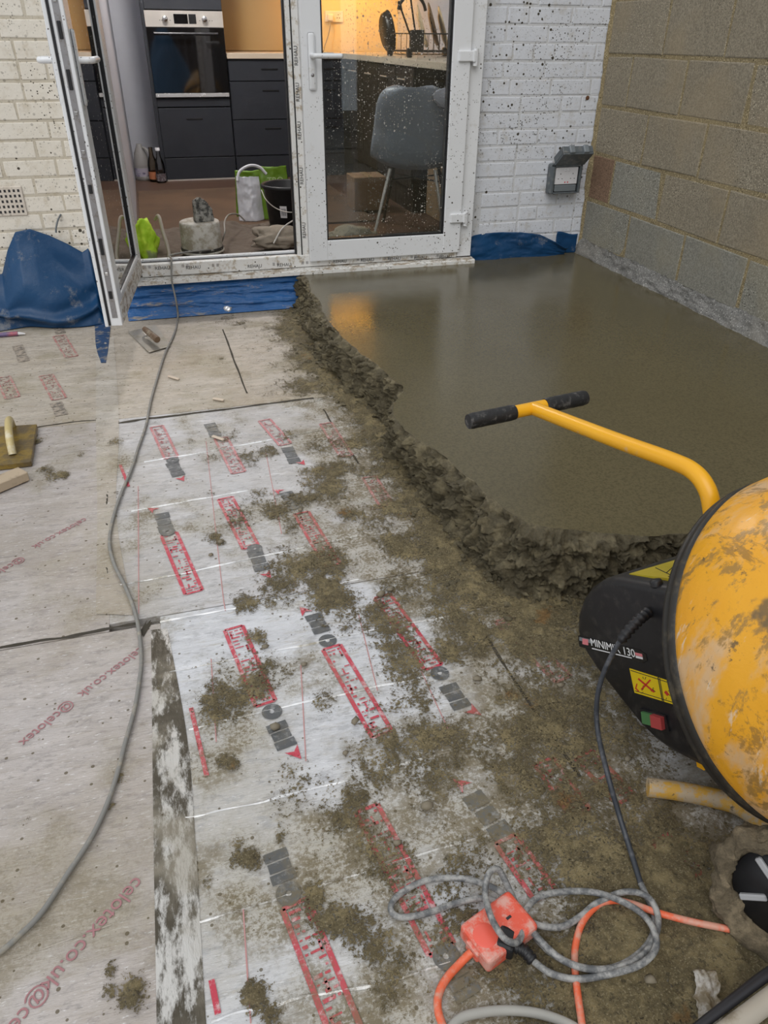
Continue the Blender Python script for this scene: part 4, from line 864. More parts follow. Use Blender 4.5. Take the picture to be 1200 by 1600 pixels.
def soft_blob(name, ctr, rad, mat, seed, amp=.25, sub=4, freq=6., flat=True):
    bm = bmesh.new(); bmesh.ops.create_icosphere(bm, subdivisions=sub, radius=1); P = np.array([v.co[:] for v in bm.verts])
    d = 1+amp*fbm(P[:, 0]*freq*.3+seed, P[:, 1]*freq*.3, P[:, 2]*freq*.3, 4, seed=seed)+amp*.4*np.abs(fbm(P[:, 0]*freq, P[:, 1]*freq+seed, P[:, 2]*freq, 3, seed=seed+5))
    Q = P*d[:, None]*np.array(rad)
    if flat: Q[:, 2] = np.maximum(Q[:, 2], -rad[2]*.72)
    F = [tuple(v.index for v in f_.verts) for f_ in bm.faces]; bm.free()
    zmin = Q[:, 2].min(); Q[:, 2] -= zmin
    return MB().add(Q+np.array(ctr), F, True).build(name, mat, origin=ctr)
tag(soft_blob('jacket', (-.42, .90, ZK+.52), (.12, .11, .13), simple('dark_cloth', (.02, .02, .024), .9), 4, .3), 'dark jacket bundled on the tall carton behind the chair', 'jacket')
tag(soft_blob('pale_cloth', (-.70, .335, ZK+.675), (.10, .022, .05), simple('grey_white_cloth', (.45, .45, .50), .85), 8, .2, flat=False), 'pale cloth hung over the top of the shell chair', 'cloth')
bx2 = empty('tall_carton', (-.42, .93, ZK)); tag(bx2, 'tall brown carton under the return worktop behind the chair', 'box'); MB().rbox(-.56, -.28, .78, 1.08, ZK, ZK+.515, .004, 1).build('carton', simple('tan_cardboard', (.26, .17, .09), .8), bx2); MB().box(-.44, -.40, .7785, .7795, ZK+.02, ZK+.51).build('packing_tape', simple('tape_brown', (.3, .2, .1), .3), bx2)
bxo = empty('cardboard_box', (-.91, 1.31, ZK+.0125)); tag(bxo, 'brown cardboard box on the kitchen floor behind the chair', 'box'); MB().rbox(-1.02, -.80, 1.2, 1.42, ZK+.0125, ZK+.22, .004, 1).build('carton', simple('cardboard', (.22, .13, .07), .8), bxo); MB().box(-.93, -.89, 1.1985, 1.42, ZK+.2205, ZK+.2212).build('packing_tape', simple('tape_tan', (.3, .2, .1), .3), bxo)
tag(soft_blob('cement_bag', (-1.30, .20, ZK), (.15, .10, .07), simple('beige_paper', (.34, .29, .20), .85), 12, .45), 'crumpled beige paper bag on the floor behind the closed door', 'bag')

# ---- bottles against the left wall
def bottle(x, y, prof, mat, label, labelband=None, cap=None):
    r = empty('bottle', (x, y, ZK)); tag(r, label, 'bottle', 'bottles on the kitchen floor'); MB().lathe([(a, ZK+b) for a, b in prof], 24, Matrix.Translation((x, y, 0))).build('bottle_body', mat, r)
    if labelband: MB().lathe([(labelband[0], ZK+labelband[1]), (labelband[0], ZK+labelband[2])], 24, Matrix.Translation((x, y, 0))).build('paper_label', labelband[3], r)
    if cap: MB().lathe([(0, ZK+cap[2]), (cap[0], ZK+cap[2]), (cap[0], ZK+cap[1])], 16, Matrix.Translation((x, y, 0))).build('cap', cap[3], r)
    return r
q = NT('milky_plastic'); q.color((.62, .60, .57)); q.rough(.35); q.set(Transmission_Weight=.55, Alpha=.8); M_MILK = q.m
M_LB1 = simple('white_purple_label', (.45, .42, .50), .5, dust=((.04, .03, .12), 30, .9)); M_LB2 = simple('orange_label', (.5, .18, .08), .5); M_LB3 = simple('dark_label', (.12, .09, .10), .5, dust=((.6, .6, .6), 60, .8))
r = bottle(-2.350, 2.93, [(0, 0), (.055, 0), (.062, .01), (.062, .13), (.05, .19), (.030, .235), (.022, .25), (.022, .262), (0, .262)], M_MILK, 'empty translucent plastic milk bottle by the left kitchen wall', (.0625, .03, .09, M_LB1))
MB().tube(smooth_path([(-2.295, 2.88, ZK+.14), (-2.275, 2.87, ZK+.18), (-2.30, 2.885, ZK+.225), (-2.325, 2.90, ZK+.24)], 5), .010, 8).build('bottle_handle', M_MILK, r)
gp = [(0, 0), (.036, 0), (.039, .008), (.039, .12), (.034, .15), (.018, .19), (.015, .235), (.017, .238), (.017, .248), (0, .248)]
bottle(-2.268, 2.82, gp, M_AMBER, 'brown tinted glass bottle with orange label between two other bottles', (.0395, .02, .075, M_LB2))
bottle(-2.215, 2.745, [(a*.95, b) for a, b in gp], M_CLEAR, 'clear glass bottle with pale cap beside the oven tower', (.0378, .015, .07, M_LB3), (.0175, .232, .252, M_WHITEP))

# ---- floor coverings and clutter inside the doorway
q = NT('coir_carpet'); q.pos(True); c = q.mix(q.noise(220, 4, .7), (.075, .044, .026), (.19, .115, .066)); c = q.mix(q.ramp(q.noise(3, 4), .42, .62, 0, .5), c, (.07, .045, .03)); q.color(c); q.rough(.95); q.bump(q.noise(300, 3), .6, .01); M_COIR = q.m
o = MB().rbox(-2.405, -.95, .92, 2.32, ZK, ZK+.012, .003, 1).build('coir_mat', M_COIR, origin=(-1.7, 1.6, ZK)); tag(o, 'brown coir carpet lying on the kitchen floor', 'carpet')
q = NT('grey_brown_dust_sheet'); q.pos(True); c = q.mix(q.noise(9, 6, .65), (.075, .055, .042), (.19, .15, .115)); q.color(c); q.rough(.95); q.bump(q.noise(160, 4), .4, .006); M_SHEET = q.m
xs, ys_ = np.meshgrid(np.linspace(-2.40, -1.46, 150), np.linspace(.06, .90, 120), indexing='ij')
zz = ZK+.014+.055*np.abs(fbm(xs*3.4, ys_*5, seed=101, oct=4))+.05*np.exp(-((ys_-.80)/.10)**2)*np.clip(.3+fbm(xs*3, ys_*2, seed=103), 0, 1)+.01*fbm(xs*15, ys_*15, seed=104)
zz = np.maximum(zz, ZK+.013)
for cx_, cy_, r_ in ((-1.545, .70, .16), (-2.085, .30, .125), (-2.375, .24, .10), (-1.66, .30, .17), (-2.275, .2, .09)):
    k_ = np.clip(1.25-np.sqrt((xs-cx_)**2+(ys_-cy_)**2)/r_, 0, .25)*4; zz = zz*(1-k_)+(ZK+.004)*k_
tag(MB().grid(xs, ys_, zz).build('dust_sheet', M_SHEET, origin=(-1.9, .5, ZK)), 'rumpled grey brown dust sheet just inside the doorway', 'dust sheet')
o = soft_blob('sacking', (-1.66, .30, ZK+.03), (.15, .09, .055), simple('hessian', (.27, .23, .18), .95, bump=.5), 21, .5); tag(o, 'folded hessian cloth by the threshold in front of black bucket', 'cloth')
# tub and stone
q = NT('cement_smeared_tub'); q.pos(False); c = q.mix(q.ramp(q.noise(20, 6, .7), .42, .62), (.56, .54, .49), (.34, .30, .23)); q.color(c); q.rough(.6); q.bump(q.noise(50, 5), .4, .006); M_TUB = q.m
tb = empty('plastic_tub', (-2.085, .30, ZK+.014)); tag(tb, 'upturned cement-smeared white tub on the dust sheet', 'tub'); TM = Matrix.Translation((-2.085, .30, 0))
MB().lathe([(0, .150), (.094, .150), (.101, .146), (.104, .138), (.107, .01)], 40, TM).build('tub_body', M_TUB, tb); MB().lathe([(.108, .022), (.111, .018), (.111, .010), (.108, .006)], 40, TM).build('dark_band', simple('black_band', (.03, .028, .025), .6, dust=((.5, .48, .44), 40, .9)), tb); MB().lathe([(.107, .006), (.116, .004), (.116, -.004), (.106, -.006)], 40, TM).build('tub_rim', M_TUB, tb)
rg = np.random.default_rng(12); bm = bmesh.new()
for p_ in [(-.045, -.028, 0), (.05, -.03, 0), (.055, .03, 0), (-.04, .032, 0), (-.038, -.026, .075), (-.012, -.028, .118), (.02, -.02, .098), (.052, -.022, .055), (-.034, .024, .10), (.03, .026, .085), (-.006, .02, .112)]: bm.verts.new(p_)
hull = bmesh.ops.convex_hull(bm, input=bm.verts[:]); bmesh.ops.subdivide_edges(bm, edges=bm.edges[:], cuts=3, use_grid_fill=True); 
for v in bm.verts: v.co += Vector(rg.standard_normal(3)*.0022)
q = NT('grey_stone'); q.pos(False); q.color(q.mix(q.ramp(q.noise(45, 6, .7), .4, .62), (.06, .06, .055), (.36, .35, .32))); q.rough(.85); q.bump(q.noise(60, 5), .8, .01)
bm.verts.index_update(); o = MB().bm(bm, Matrix.Translation((-2.068, .28, .1515)) @ Matrix.Rotation(.3, 4, 'Z')).build('stone_lump', q.m, origin=(-2.068, .28, .1515)); tag(o, 'jagged grey lump of broken masonry on top of the upturned tub', 'stone')
# hi-vis bundle with a looped hose
q = NT('hi_vis_fabric'); q.pos(False); c = q.mix(q.ramp(q.noise(14, 5, .6), .4, .6), (.42, .72, .02), (.60, .85, .06)); c = q.mix(q.ramp(q.noise(7, 4), .56, .62, 0, .8), c, (.22, .24, .18)); q.color(c); q.rough(.7); q.bump(q.noise(30, 4), .5, .01)
hv = soft_blob('hi_vis_bundle', (-2.375, .24, ZK+.014), (.062, .075, .115), q.m, 31, .4); tag(hv, 'bright yellow-green hi-vis bundle beside the open door frame', 'clothing')
hs = MB().tube(smooth_path([(-2.305, .33, ZK+.19), (-2.285, .27, ZK+.215), (-2.275, .22, ZK+.15), (-2.262, .17, ZK+.07), (-2.268, .14, ZK+.03), (-2.29, .13, ZK+.022)], 7), .0085, 10).build('hose', simple('dusty_white_hose', (.45, .40, .33), .6), origin=(-2.28, .2, ZK)); tag(hs, 'dusty white hose looped beside the hi-vis bundle', 'hose')
# carrier bag
M_BAGW = simple('white_carrier_bag', (.70, .70, .74), .35, bump=.3, bscale=25); M_BAGG = simple('green_carrier_bag', (.16, .30, .015), .4, bump=.3, bscale=25)
def bag_panel(x0, x1, y, nm, mat, par, seed, top):
    X, T = np.meshgrid(np.linspace(0, 1, 30), np.linspace(0, 1, 40), indexing='ij'); w_ = 1-.12*T; xx = (x0+x1)/2+(X-.5)*(x1-x0)*w_
    yy = y-.045*np.sin(X*np.pi)*(1-T*.6)-.014*fbm(X*3+seed, T*4, seed=seed)+.05*T; zz = ZK+.014+T*top*(1-.05*fbm(X*2, X*0, seed=seed+2))
    o = MB().grid(xx, yy, zz).build(nm, mat, par); solid(o, .001); return o
bgr = empty('carrier_bag', (-1.70, 1.12, ZK+.012)); tag(bgr, 'white and green carrier bag standing behind the black bucket', 'bag')
bag_panel(-1.80, -1.64, 1.08, 'white_panel', M_BAGW, bgr, 3, .25); bag_panel(-1.655, -1.46, 1.10, 'green_panel', M_BAGG, bgr, 6, .295); bag_panel(-1.80, -1.46, 1.22, 'back_panel', M_BAGG, bgr, 9, .265)
MB().tube(smooth_path([(-1.785, 1.11, ZK+.24), (-1.765, 1.13, ZK+.29), (-1.70, 1.14, ZK+.32), (-1.64, 1.14, ZK+.31), (-1.60, 1.13, ZK+.27)], 6), .009, 8).build('bag_handle', M_BAGW, bgr)
text_mesh('TRO', .05, frame_matrix((-1.560, 1.046, ZK+.245), (1, .05, 0), (0, .12, .99), (0, -1, .1)), .001).build('bag_print', simple('pale_green_print', (.5, .6, .3), .5), bgr)
# black bucket
bk = empty('bucket', (-1.545, .70, ZK+.013)); tag(bk, 'black plastic bucket with white barcode sticker inside the doorway', 'bucket'); BM = Matrix.Translation((-1.545, .70, ZK+.014))
MB().lathe([(0, 0), (.105, 0), (.11, .004), (.138, .245), (.150, .248), (.152, .262), (.146, .268), (.136, .262), (.108, .01), (0, .008)], 40, BM).build('bucket_body', M_BLACK, bk)
MB().tube(smooth_path([(-1.545+.150*math.cos(t), .70+.150*math.sin(t)-.03*math.sin(t-3.1)*0, ZK+.25-.10*math.sin(t-math.pi)) for t in np.linspace(math.pi, 2*math.pi, 9)], 4), .003, 6).build('bail_handle', M_STEEL, bk)
stk = MB(); 
ag0, ag1 = math.radians(238), math.radians(256)
stk.lathe([(.1215, ZK+.10), (.1295, ZK+.165)], 6, Matrix.Translation((-1.545, .70, .014)), True, ag0, ag1); so = stk.build('barcode_sticker', M_WHITEP, bk)
for k in range(5):
    t_ = ag0+(ag1-ag0)*(.2+.15*k); MB().lathe([(.1230, ZK+.112), (.1290, ZK+.152)], 1, Matrix.Translation((-1.545, .70, .014)), True, t_, t_+.02).build('barcode_bar', M_INK, so)
o = MB().tube([(-1.50, .78, ZK+.20), (-1.36, 1.6, ZK+.62)], .010, 8).build('broom_handle', simple('pale_wood_pole', (.42, .33, .24), .6), origin=(-1.5, .78, ZK)); tag(o, 'thin wooden pole leaning out of the black bucket', 'pole')
o = MB().rbox(-1.60, -1.50, .22, .27, ZK+.05, ZK+.085, .004, 1).build('packet', simple('red_white_packet', (.45, .08, .07), .4, dust=((.7, .7, .72), 9, .9)), origin=(-1.55, .24, ZK+.05)); tag(o, 'small red and white packet among cables near the threshold', 'packet')
wv_ = MB().tube(smooth_path([(-1.72, .18, ZK+.07), (-1.66, .24, ZK+.13), (-1.58, .30, ZK+.16), (-1.50, .33, ZK+.18), (-1.47, .25, ZK+.12), (-1.52, .18, ZK+.09), (-1.60, .16, ZK+.07)], 7), .004, 7).build('white_flex', simple('grey_white_flex', (.5, .48, .45), .5), origin=(-1.6, .2, ZK)); tag(wv_, 'grey white flex looping over the cloth by the bucket', 'cable')
wv_ = MB().tube(smooth_path([(-1.98, .40, ZK+.03), (-1.955, .36, ZK+.10), (-1.94, .48, ZK+.13), (-1.90, .62, ZK+.14), (-1.84, .72, ZK+.12), (-1.80, .74, ZK+.08)], 7), .0045, 7).build('grey_flex', simple('grey_flex_dusty', (.30, .28, .25), .6), origin=(-1.9, .5, ZK)); tag(wv_, 'dusty grey flex curling behind the upturned tub', 'cable')

# ================================================================== CONCRETE MIXER
az, el = math.radians(171), math.radians(41)
MA = np.array([math.sin(az)*math.cos(el), math.cos(az)*math.cos(el), math.sin(el)])      # drum axis, towards the mouth
MC = np.array([-1.376, -3.262, .158]); MH = np.array([math.cos(az), -math.sin(az), 0.]); MU = np.cross(MH, MA)
tl = math.radians(-11); A2 = MA*math.cos(tl)+MU*math.sin(tl); U2 = np.cross(MH, A2)        # axes of the motor housing
def mp(a, u, w): return MC+A2*a+U2*u+MH*w
def hp(px, py, w):
    """(a, u) of a spot measured in the photograph on the housing plane at offset w"""
    d = CF+CR*(px-600)/FPX-CU*(py-800)/FPX; t = ((MC-CAM)@MH+w)/(d@MH); P = CAM+t*d; return float((P-MC)@A2), float((P-MC)@U2)
def hP(px, py, w): return mp(*hp(px, py, w), w)
q = NT('chipped_yellow_drum'); q.pos(False)
c = q.mix(q.noise(6, 5, .6), (.72, .30, .008), (.80, .40, .02))
c = q.mix(q.ramp(q.noise(7, 6, .62, stretch=(1, 1, .45)), .50, .60, 0, .85), c, (.62, .42, .24))
c = q.mix(q.ramp(q.noise(16, 6, .72, stretch=(1.5, 1.5, .5)), .535, .62, 0, .85), c, (.30, .17, .045))
c = q.mix(q.ramp(q.noise(5, 5, .7), .60, .66, 0, .9), c, (.15, .10, .045))
c = q.mix(q.ramp(q.noise(34, 6, .75), .60, .68, 0, .85), c, (.10, .07, .035)); c = q.mix(q.ramp(q.noise(11, 6, .8, stretch=(2.6, .5, .8, .6)), .56, .64, 0, .7), c, (.22, .12, .03)); c = q.mix(q.ramp(q.noise(13, 5, .7, stretch=(.5, 2.4, .7, .3)), .60, .68, 0, .75), c, (.70, .58, .44)); q.color(c); q.rough(q.ramp(q.noise(9, 5), .35, .65, .28, .62)); q.bump(q.noise(40, 6, .7), .25, .004); M_DRUM = q.m
q = NT('yellow_paint'); q.pos(False); c = q.mix(q.noise(7, 5), (.78, .36, .008), (.85, .44, .015)); c = q.mix(q.ramp(q.noise(20, 6, .7), .60, .70, 0, .6), c, (.62, .40, .2)); q.color(c); q.rough(.32); M_YEL = q.m
q = NT('worn_yellow_tube'); q.pos(False); c = q.mix(q.ramp(q.noise(26, 6, .72), .44, .56), (.58, .33, .05), (.46, .36, .24)); c = q.mix(q.ramp(q.noise(48, 6, .75), .57, .64), c, (.12, .09, .05)); q.color(c); q.rough(.6); q.bump(q.noise(60, 5), .4, .004); M_WORN = q.m
M_HOUS = simple('black_moulded_plastic', (.009, .009, .011), .42, var=.2, dust=((.05, .045, .04), 40, .5)); M_GRIP = simple('black_rubber_grip', (.012, .012, .013), .55, dust=((.16, .15, .14), 50, .6), bump=.3)
mx_ = empty('concrete_mixer', (-1.42, -3.25, ZI)); tag(mx_, 'yellow drum concrete mixer with black motor housing and T-bar handle', 'concrete mixer')
DM = frame_matrix(MC, MH, np.cross(MA, MH), MA)
prof = [(0, -.135), (.13, -.130), (.20, -.105), (.255, -.055), (.276, -.024), (.2885, -.0085), (.2935, .002), (.2965, .03), (.2925, .085), (.274, .15), (.247, .22), (.215, .28), (.192, .33), (.184, .36), (.178, .362), (.180, .35), (.21, .275), (.262, .14), (.278, .05), (.25, -.04), (.19, -.09), (0, -.115)]
pr2 = []
for (r0, z0), (r1, z1) in zip(prof[:-1], prof[1:]):
    for k in range(3): pr2.append((r0+(r1-r0)*k/3, z0+(z1-z0)*k/3))
pr2.append(prof[-1])
pr2 = [(r_*.972, z_) for r_, z_ in pr2]
drum = MB().lathe(pr2, 96, DM).build('drum', M_DRUM, mx_)
MB().lathe([(.266, -.040), (.282, -.040), (.2905, -.035), (.2915, -.028), (.2885, -.024), (.2925, -.020), (.2925, -.011), (.288, -.006), (.282, -.005)], 96, DM @ Matrix.Diagonal((.972, .972, 1, 1))).build('rubber_band', simple('dusty_black_seal', (.018, .016, .013), .5, dust=((.10, .08, .05), 25, .7)), drum)
MB().lathe([(.176, .355), (.184, .352), (.192, .358), (.192, .366), (.184, .372), (.176, .368), (.176, .355)], 72, DM).build('mouth_rim', M_WORN, drum)
for k in range(3):
    t_ = k*2.094+.4; pts = [DM @ Vector((r_*math.cos(t_+z_*1.4), r_*math.sin(t_+z_*1.4), z_)) for r_, z_ in ((.22, -.05), (.21, .03), (.19, .12), (.17, .2))]; MB().tube([tuple(p) for p in pts], .012, 6).build('mixing_blade', M_WORN, drum)
# motor housing
HW = .14
poly = [(-.10, .116), (-.15, .121), (-.30, .126), (-.345, .119), (-.385, .100), (-.42, .072), (-.448, .035), (-.460, .0), (-.458, -.026), (-.442, -.052), (-.417, -.079), (-.36, -.127), (-.31, -.168), (-.275, -.187), (-.235, -.198), (-.17, -.204), (-.11, -.205)]
hs_ = MB().prism(poly, HW, -HW, (MC, A2, U2, MH)); ho = hs_.build('motor_housing', M_HOUS, mx_); weighted(ho, .016, 4); ho.data.polygons.foreach_set('use_smooth', [True]*len(ho.data.polygons))
def on_face(name, quad_px, w, t, mat, par):
    P = [hp(x, y, w) for x, y in quad_px]; return MB().prism(P, w-.002, w+t, (MC, A2, U2, MH)).build(name, mat, par)
M_LBY = simple('yellow_warning_label', (.72, .52, .01), .4); M_LBR = simple('red_warning_print', (.5, .03, .02), .5); M_PK = simple('pink_logo', (.65, .2, .22), .5)
bdg = on_face('name_badge', [(904, 993), (1000, 1015), (1010, 1022), (1012, 1032), (1006, 1036), (906, 1010)], HW, .0012, simple('gloss_black_badge', (.006, .006, .007), .2), ho)
cA, cU = hp(957, 1012, HW); text_mesh('MINIMIX 130', .0225, frame_matrix(mp(cA, cU, HW+.0016), A2, U2, MH), .0002, 1.06).build('badge_lettering', simple('white_lettering', (.8, .8, .8), .5), bdg)
on_face('badge_underline', [(926, 1012), (988, 1027), (988, 1028.6), (926, 1013.6)], HW, .0016, M_WHITEP, bdg)
on_face('badge_logo', [(906, 995), (927, 1000), (927, 1005.5), (906, 1000.5)], HW, .0015, M_GREYL, bdg); on_face('badge_logo', [(911, 997), (920, 999), (920, 1008), (911, 1006)], HW, .0018, M_PK, bdg)
on_face('badge_logo', [(993, 1019), (1004, 1021.5), (1005, 1026), (994, 1023.5)], HW, .0017, M_PK, bdg); on_face('badge_logo', [(994, 1024), (1005, 1026.5), (1005.5, 1030), (994.5, 1027.5)], HW, .0017, M_WHITEP, bdg)
wl_ = on_face('warning_label', [(984, 1044), (1072, 1072), (1084, 1110), (992, 1082)], HW, .0010, M_LBY, ho)
def stroke(px0, px1, wpx, mat, par, t=.0016):
    a, b = np.array(px0, float), np.array(px1, float); d = (b-a)/np.linalg.norm(b-a); n_ = np.array([-d[1], d[0]])*wpx/2; return on_face('label_print', [tuple(a+n_), tuple(b+n_), tuple(b-n_), tuple(a-n_)], HW, t, mat, par)
stroke((998, 1060), (1023, 1081), 2.4, M_LBR, wl_); stroke((1017, 1062), (1003, 1077), 2.4, M_LBR, wl_); stroke((996, 1068), (994, 1076), 1.6, M_LBR, wl_); stroke((994, 1075), (999, 1080), 1.6, M_LBR, wl_); stroke((1040, 1080), (1045, 1086), 4, M_LBR, wl_)
stroke((1029, 1058), (1036, 1095), 1.2, M_INK, wl_); stroke((1031.5, 1059), (1038, 1096), .8, M_INK, wl_); stroke((986, 1047), (1070, 1074), .8, M_INK, wl_); stroke((993, 1079), (1078, 1105), .8, M_INK, wl_)
for k in range(9):
    rr = random.Random(k); x, y = rr.uniform(1000, 1026), rr.uniform(1058, 1082); stroke((x, y), (x+rr.uniform(-5, 5), y+rr.uniform(-5, 5)), .7, M_INK, wl_, .0014); x, y = rr.uniform(1042, 1068), rr.uniform(1074, 1098); stroke((x, y), (x+rr.uniform(-5, 5), y+rr.uniform(-5, 5)), .7, M_INK, wl_, .0014)
sw = on_face('switch_surround', [(1002, 1106), (1042, 1117), (1048, 1142), (1006, 1131)], HW, .004, M_HOUS, ho)
on_face('green_button', [(1007, 1110), (1022, 1114), (1024, 1132), (1009, 1128)], HW, .009, simple('dull_green_button', (.07, .19, .07), .4), sw); on_face('red_button', [(1023, 1114), (1040, 1119), (1042, 1138), (1025, 1133)], HW, .012, simple('dull_red_button', (.42, .06, .06), .4), sw)
# top label and cap screw
tp = MB().prism([(-.305, .112), (-.30, -.10), (-.112, -.10), (-.112, .112)], .1225, .1262, (MC, A2, MH, U2)); lt = MB().prism([(-.298, .108), (-.285, -.11), (-.115, -.11), (-.115, .108)], .1180, .1275, (MC, A2, MH, U2)).build('top_label', simple('olive_yellow_label', (.46, .36, .02), .45), ho)
for (a0, w0), (a1, w1_) in (((-.285, .0), (-.12, .0)), ((-.205, .10), (-.205, -.10)), ((-.28, .06), (-.21, .09)), ((-.19, .06), (-.13, .09)), ((-.27, -.06), (-.22, -.03)), ((-.19, -.07), (-.13, -.03)), ((-.26, .03), (-.23, .08)), ((-.18, .02), (-.15, .07))):
    P0, P1 = mp(a0, .1278, w0), mp(a1, .1278, w1_); MB().tube([P0, P1], .0009, 4).build('label_print', M_INK, lt)
cs = hp(1018, 911, HW-.005); MB().lathe([(0, .012), (.009, .012), (.011, .008), (.011, 0)], 14, frame_matrix(mp(-.205, .118, HW-.012), A2, MH, U2)).build('cap_screw', M_BLACK, ho)
# upright yellow frame plate behind the band
for w_, nm in ((.100, 1), (-.110, 0)):
    PL = [hp(x, y, .100) for x, y in ((1048, 922), (1080, 926), (1100, 1000), (1112, 1120), (1118, 1195), (1100, 1204), (1089, 1198), (1078, 1130), (1066, 1060), (1060, 980))]
    MB().prism(PL, w_, w_-.010, (MC, A2, U2, MH)).build('frame_plate', M_YEL, mx_)
# T-bar handle
hw_ = .03
bar = [hP(833, 638, hw_), hP(960, 687, hw_), hP(1050, 720, hw_), hP(1085, 738, hw_), hP(1105, 765, hw_), hP(1113, 800, hw_), hP(1118, 850, hw_), hP(1122, 905, hw_)]
hd_ = MB().tube(smooth_path(bar, 8), .0155, 16).build('handle_bar', M_YEL, mx_)
P0 = np.array(bar[0])-A2*.0; MB().tube([P0+MH*.165, P0-MH*.140], .0150, 16).build('cross_bar', M_YEL, hd_)
for s0, s1 in ((.052, .172), (-.032, -.148)):
    n_ = 10; MB().tube([P0+MH*(s0+(s1-s0)*k/n_) for k in range(n_+1)], [.0172]+[.0182, .0178]*4+[.0182, .0165], 16).build('rubber_grip', M_GRIP, hd_)
# stand: floor tube, brace and bracket
ft = [fl(1012, 1230, ZI+.018), fl(1060, 1236, ZI+.020), fl(1120, 1248, ZI+.024), fl(1160, 1262, ZI+.034), fl(1215, 1300, ZI+.050), fl(1290, 1330, ZI+.055), fl(1400, 1340, ZI+.030), fl(1460, 1330, ZI+.018)]
MB().tube(smooth_path([tuple(p) for p in ft], 6), .0175, 14).build('stand_tube', M_WORN, mx_)
b0 = np.array(ft[3]); b1 = MC-MH*-.03-np.array((0, 0, .30))
MB().tube(smooth_path([tuple(b0), tuple(b0*.6+b1*.4+np.array((0, 0, .01))), tuple(b1)], 6), [.022]*6+[.026]*7, 12).build('stand_bracket', M_WORN, mx_)
far = mp(-.10, -.16, -.12); MB().tube([tuple(mp(-.08, -.20, -.112)), (far[0]+.02, far[1]-.05, ZI+.017)], .014, 10).build('stand_leg', M_YEL, mx_)
# wheel caked with mud
WC = np.array((-1.535, -3.475, ZI+.108)); WA = np.array((-.80, -.55, .28)); WA /= np.linalg.norm(WA); e1 = np.cross((0, 0, 1), WA); e1 /= np.linalg.norm(e1); e2 = np.cross(WA, e1); WM = frame_matrix(WC, e1, e2, WA)
def ring(name, prof_, mat, par, n=64, seed=0, amp=0.):
    m = MB().lathe(prof_, n, WM)
    if amp:
        P = np.array(m.v); d = P-WC; m.v = [tuple(p) for p in P+d/np.linalg.norm(d, axis=1)[:, None]*(amp*fbm(P[:, 0]*45, P[:, 1]*45, P[:, 2]*45, 4, seed=seed))[:, None]]
    return m.build(name, mat, par)
tp_ = [(.072, -.022), (.080, -.026), (.094, -.028), (.104, -.022), (.108, 0), (.105, .018), (.096, .024), (.082, .022), (.074, .016), (.072, -.022)]
tp2 = []
for (r0, z0), (r1, z1) in zip(tp_[:-1], tp_[1:]):
    for k in range(4): tp2.append((r0+(r1-r0)*k/4, z0+(z1-z0)*k/4))
tp2.append(tp_[-1])
M_CLAY = wet_concrete('drying_mud_cake', (.16, .125, .075), (.24, .19, .12), .7, True)
ty = ring('tyre', tp2, M_CLAY, mx_, 110, 7, .018); hub = MB().lathe([(0, .020), (.018, .020), (.022, .012), (.030, .006), (.074, .004), (.074, -.006), (0, -.006)], 40, WM).build('wheel_disc', M_BLACK, mx_)
for k in range(5):
    t_ = k*2*math.pi/5; R_ = WM @ Matrix.Rotation(t_, 4, 'Z'); MB().rbox(.026, .066, -.005, .005, .004, .012, .002, 1, R_).build('spoke', simple('scuffed_grey_spoke', (.35, .35, .36), .4), hub)
MB().tube([tuple(WC-WA*.05), tuple(WC+WA*.03)], .009, 10).build('axle', M_STEEL, mx_); MB().tube(smooth_path([tuple(WC-WA*.04), (-1.42, -3.46, ZI+.07), tuple(ft[5])], 5), .012, 10).build('axle_arm', M_WORN, mx_)

# ------------------------------------------------------------------ mixer lead, coiled on the boards
q = NT('cement_dusted_black_flex'); q.pos(True); q.color(q.mix(q.ramp(q.noise(60, 6, .7), .36, .66), (.10, .105, .11), (.36, .355, .34))); q.rough(.55); M_FLEX = q.m
M_FLEXD = simple('blue_black_flex', (.035, .04, .05), .5, dust=((.15, .15, .16), 40, .6), world=True)
def c5(x, y, z=ZI+.010): return fl(560+x*.5333, 1280+y*.5333, z)
drop_ = [hP(1014, 955, HW), hP(1000, 967, .165), hP(985, 982, .185), hP(968, 1003, .205), hP(945, 1047, .225), hP(933, 1092, .24), hP(934, 1142, .248), fl(950, 1212, -.115), fl(968, 1275, -.165), fl(986, 1332, -.195), fl(1001, 1380, ZI+.012)]
coil = [(838, 212), (866, 280), (860, 345), (815, 400), (740, 437), (650, 434), (560, 388), (500, 320), (462, 250), (432, 185), (408, 146), (382, 160), (372, 215), (388, 285), (424, 345), (460, 362), (478, 335), (466, 282), (430, 225), (370, 190), (285, 172), (190, 182), (115, 225), (95, 265), (125, 287), (200, 276), (285, 247), (370, 232), (445, 262), (515, 306), (590, 316), (650, 285), (700, 245), (780, 213), (848, 228), (878, 290), (858, 368), (790, 425), (690, 440), (595, 410), (515, 335), (487, 280), (525, 230), (605, 212), (700, 216), (790, 250), (852, 300), (873, 370), (832, 422), (745, 452), (640, 468), (565, 452), (512, 416)]
hz2 = [.010, .010, .010, .010, .010, .010, .010, .011, .018, .034, .050, .055, .052, .058, .056, .045, .036, .030, .026, .018, .010, .009, .009, .009, .009, .009, .010, .014, .018, .016, .012, .010, .012, .018, .022, .022, .022, .022, .024, .026, .028, .028, .022, .018, .020, .026, .030, .032, .030, .024, .016, .014, .016]
lead = empty('mixer_lead', fl(900, 1420, ZI)); tag(lead, 'cement-dusted black flex running from mixer and coiled on the boards', 'cable')
MB().tube(smooth_path([tuple(p) for p in drop_], 8), .0048, 10).build('hanging_flex', M_FLEXD, lead)
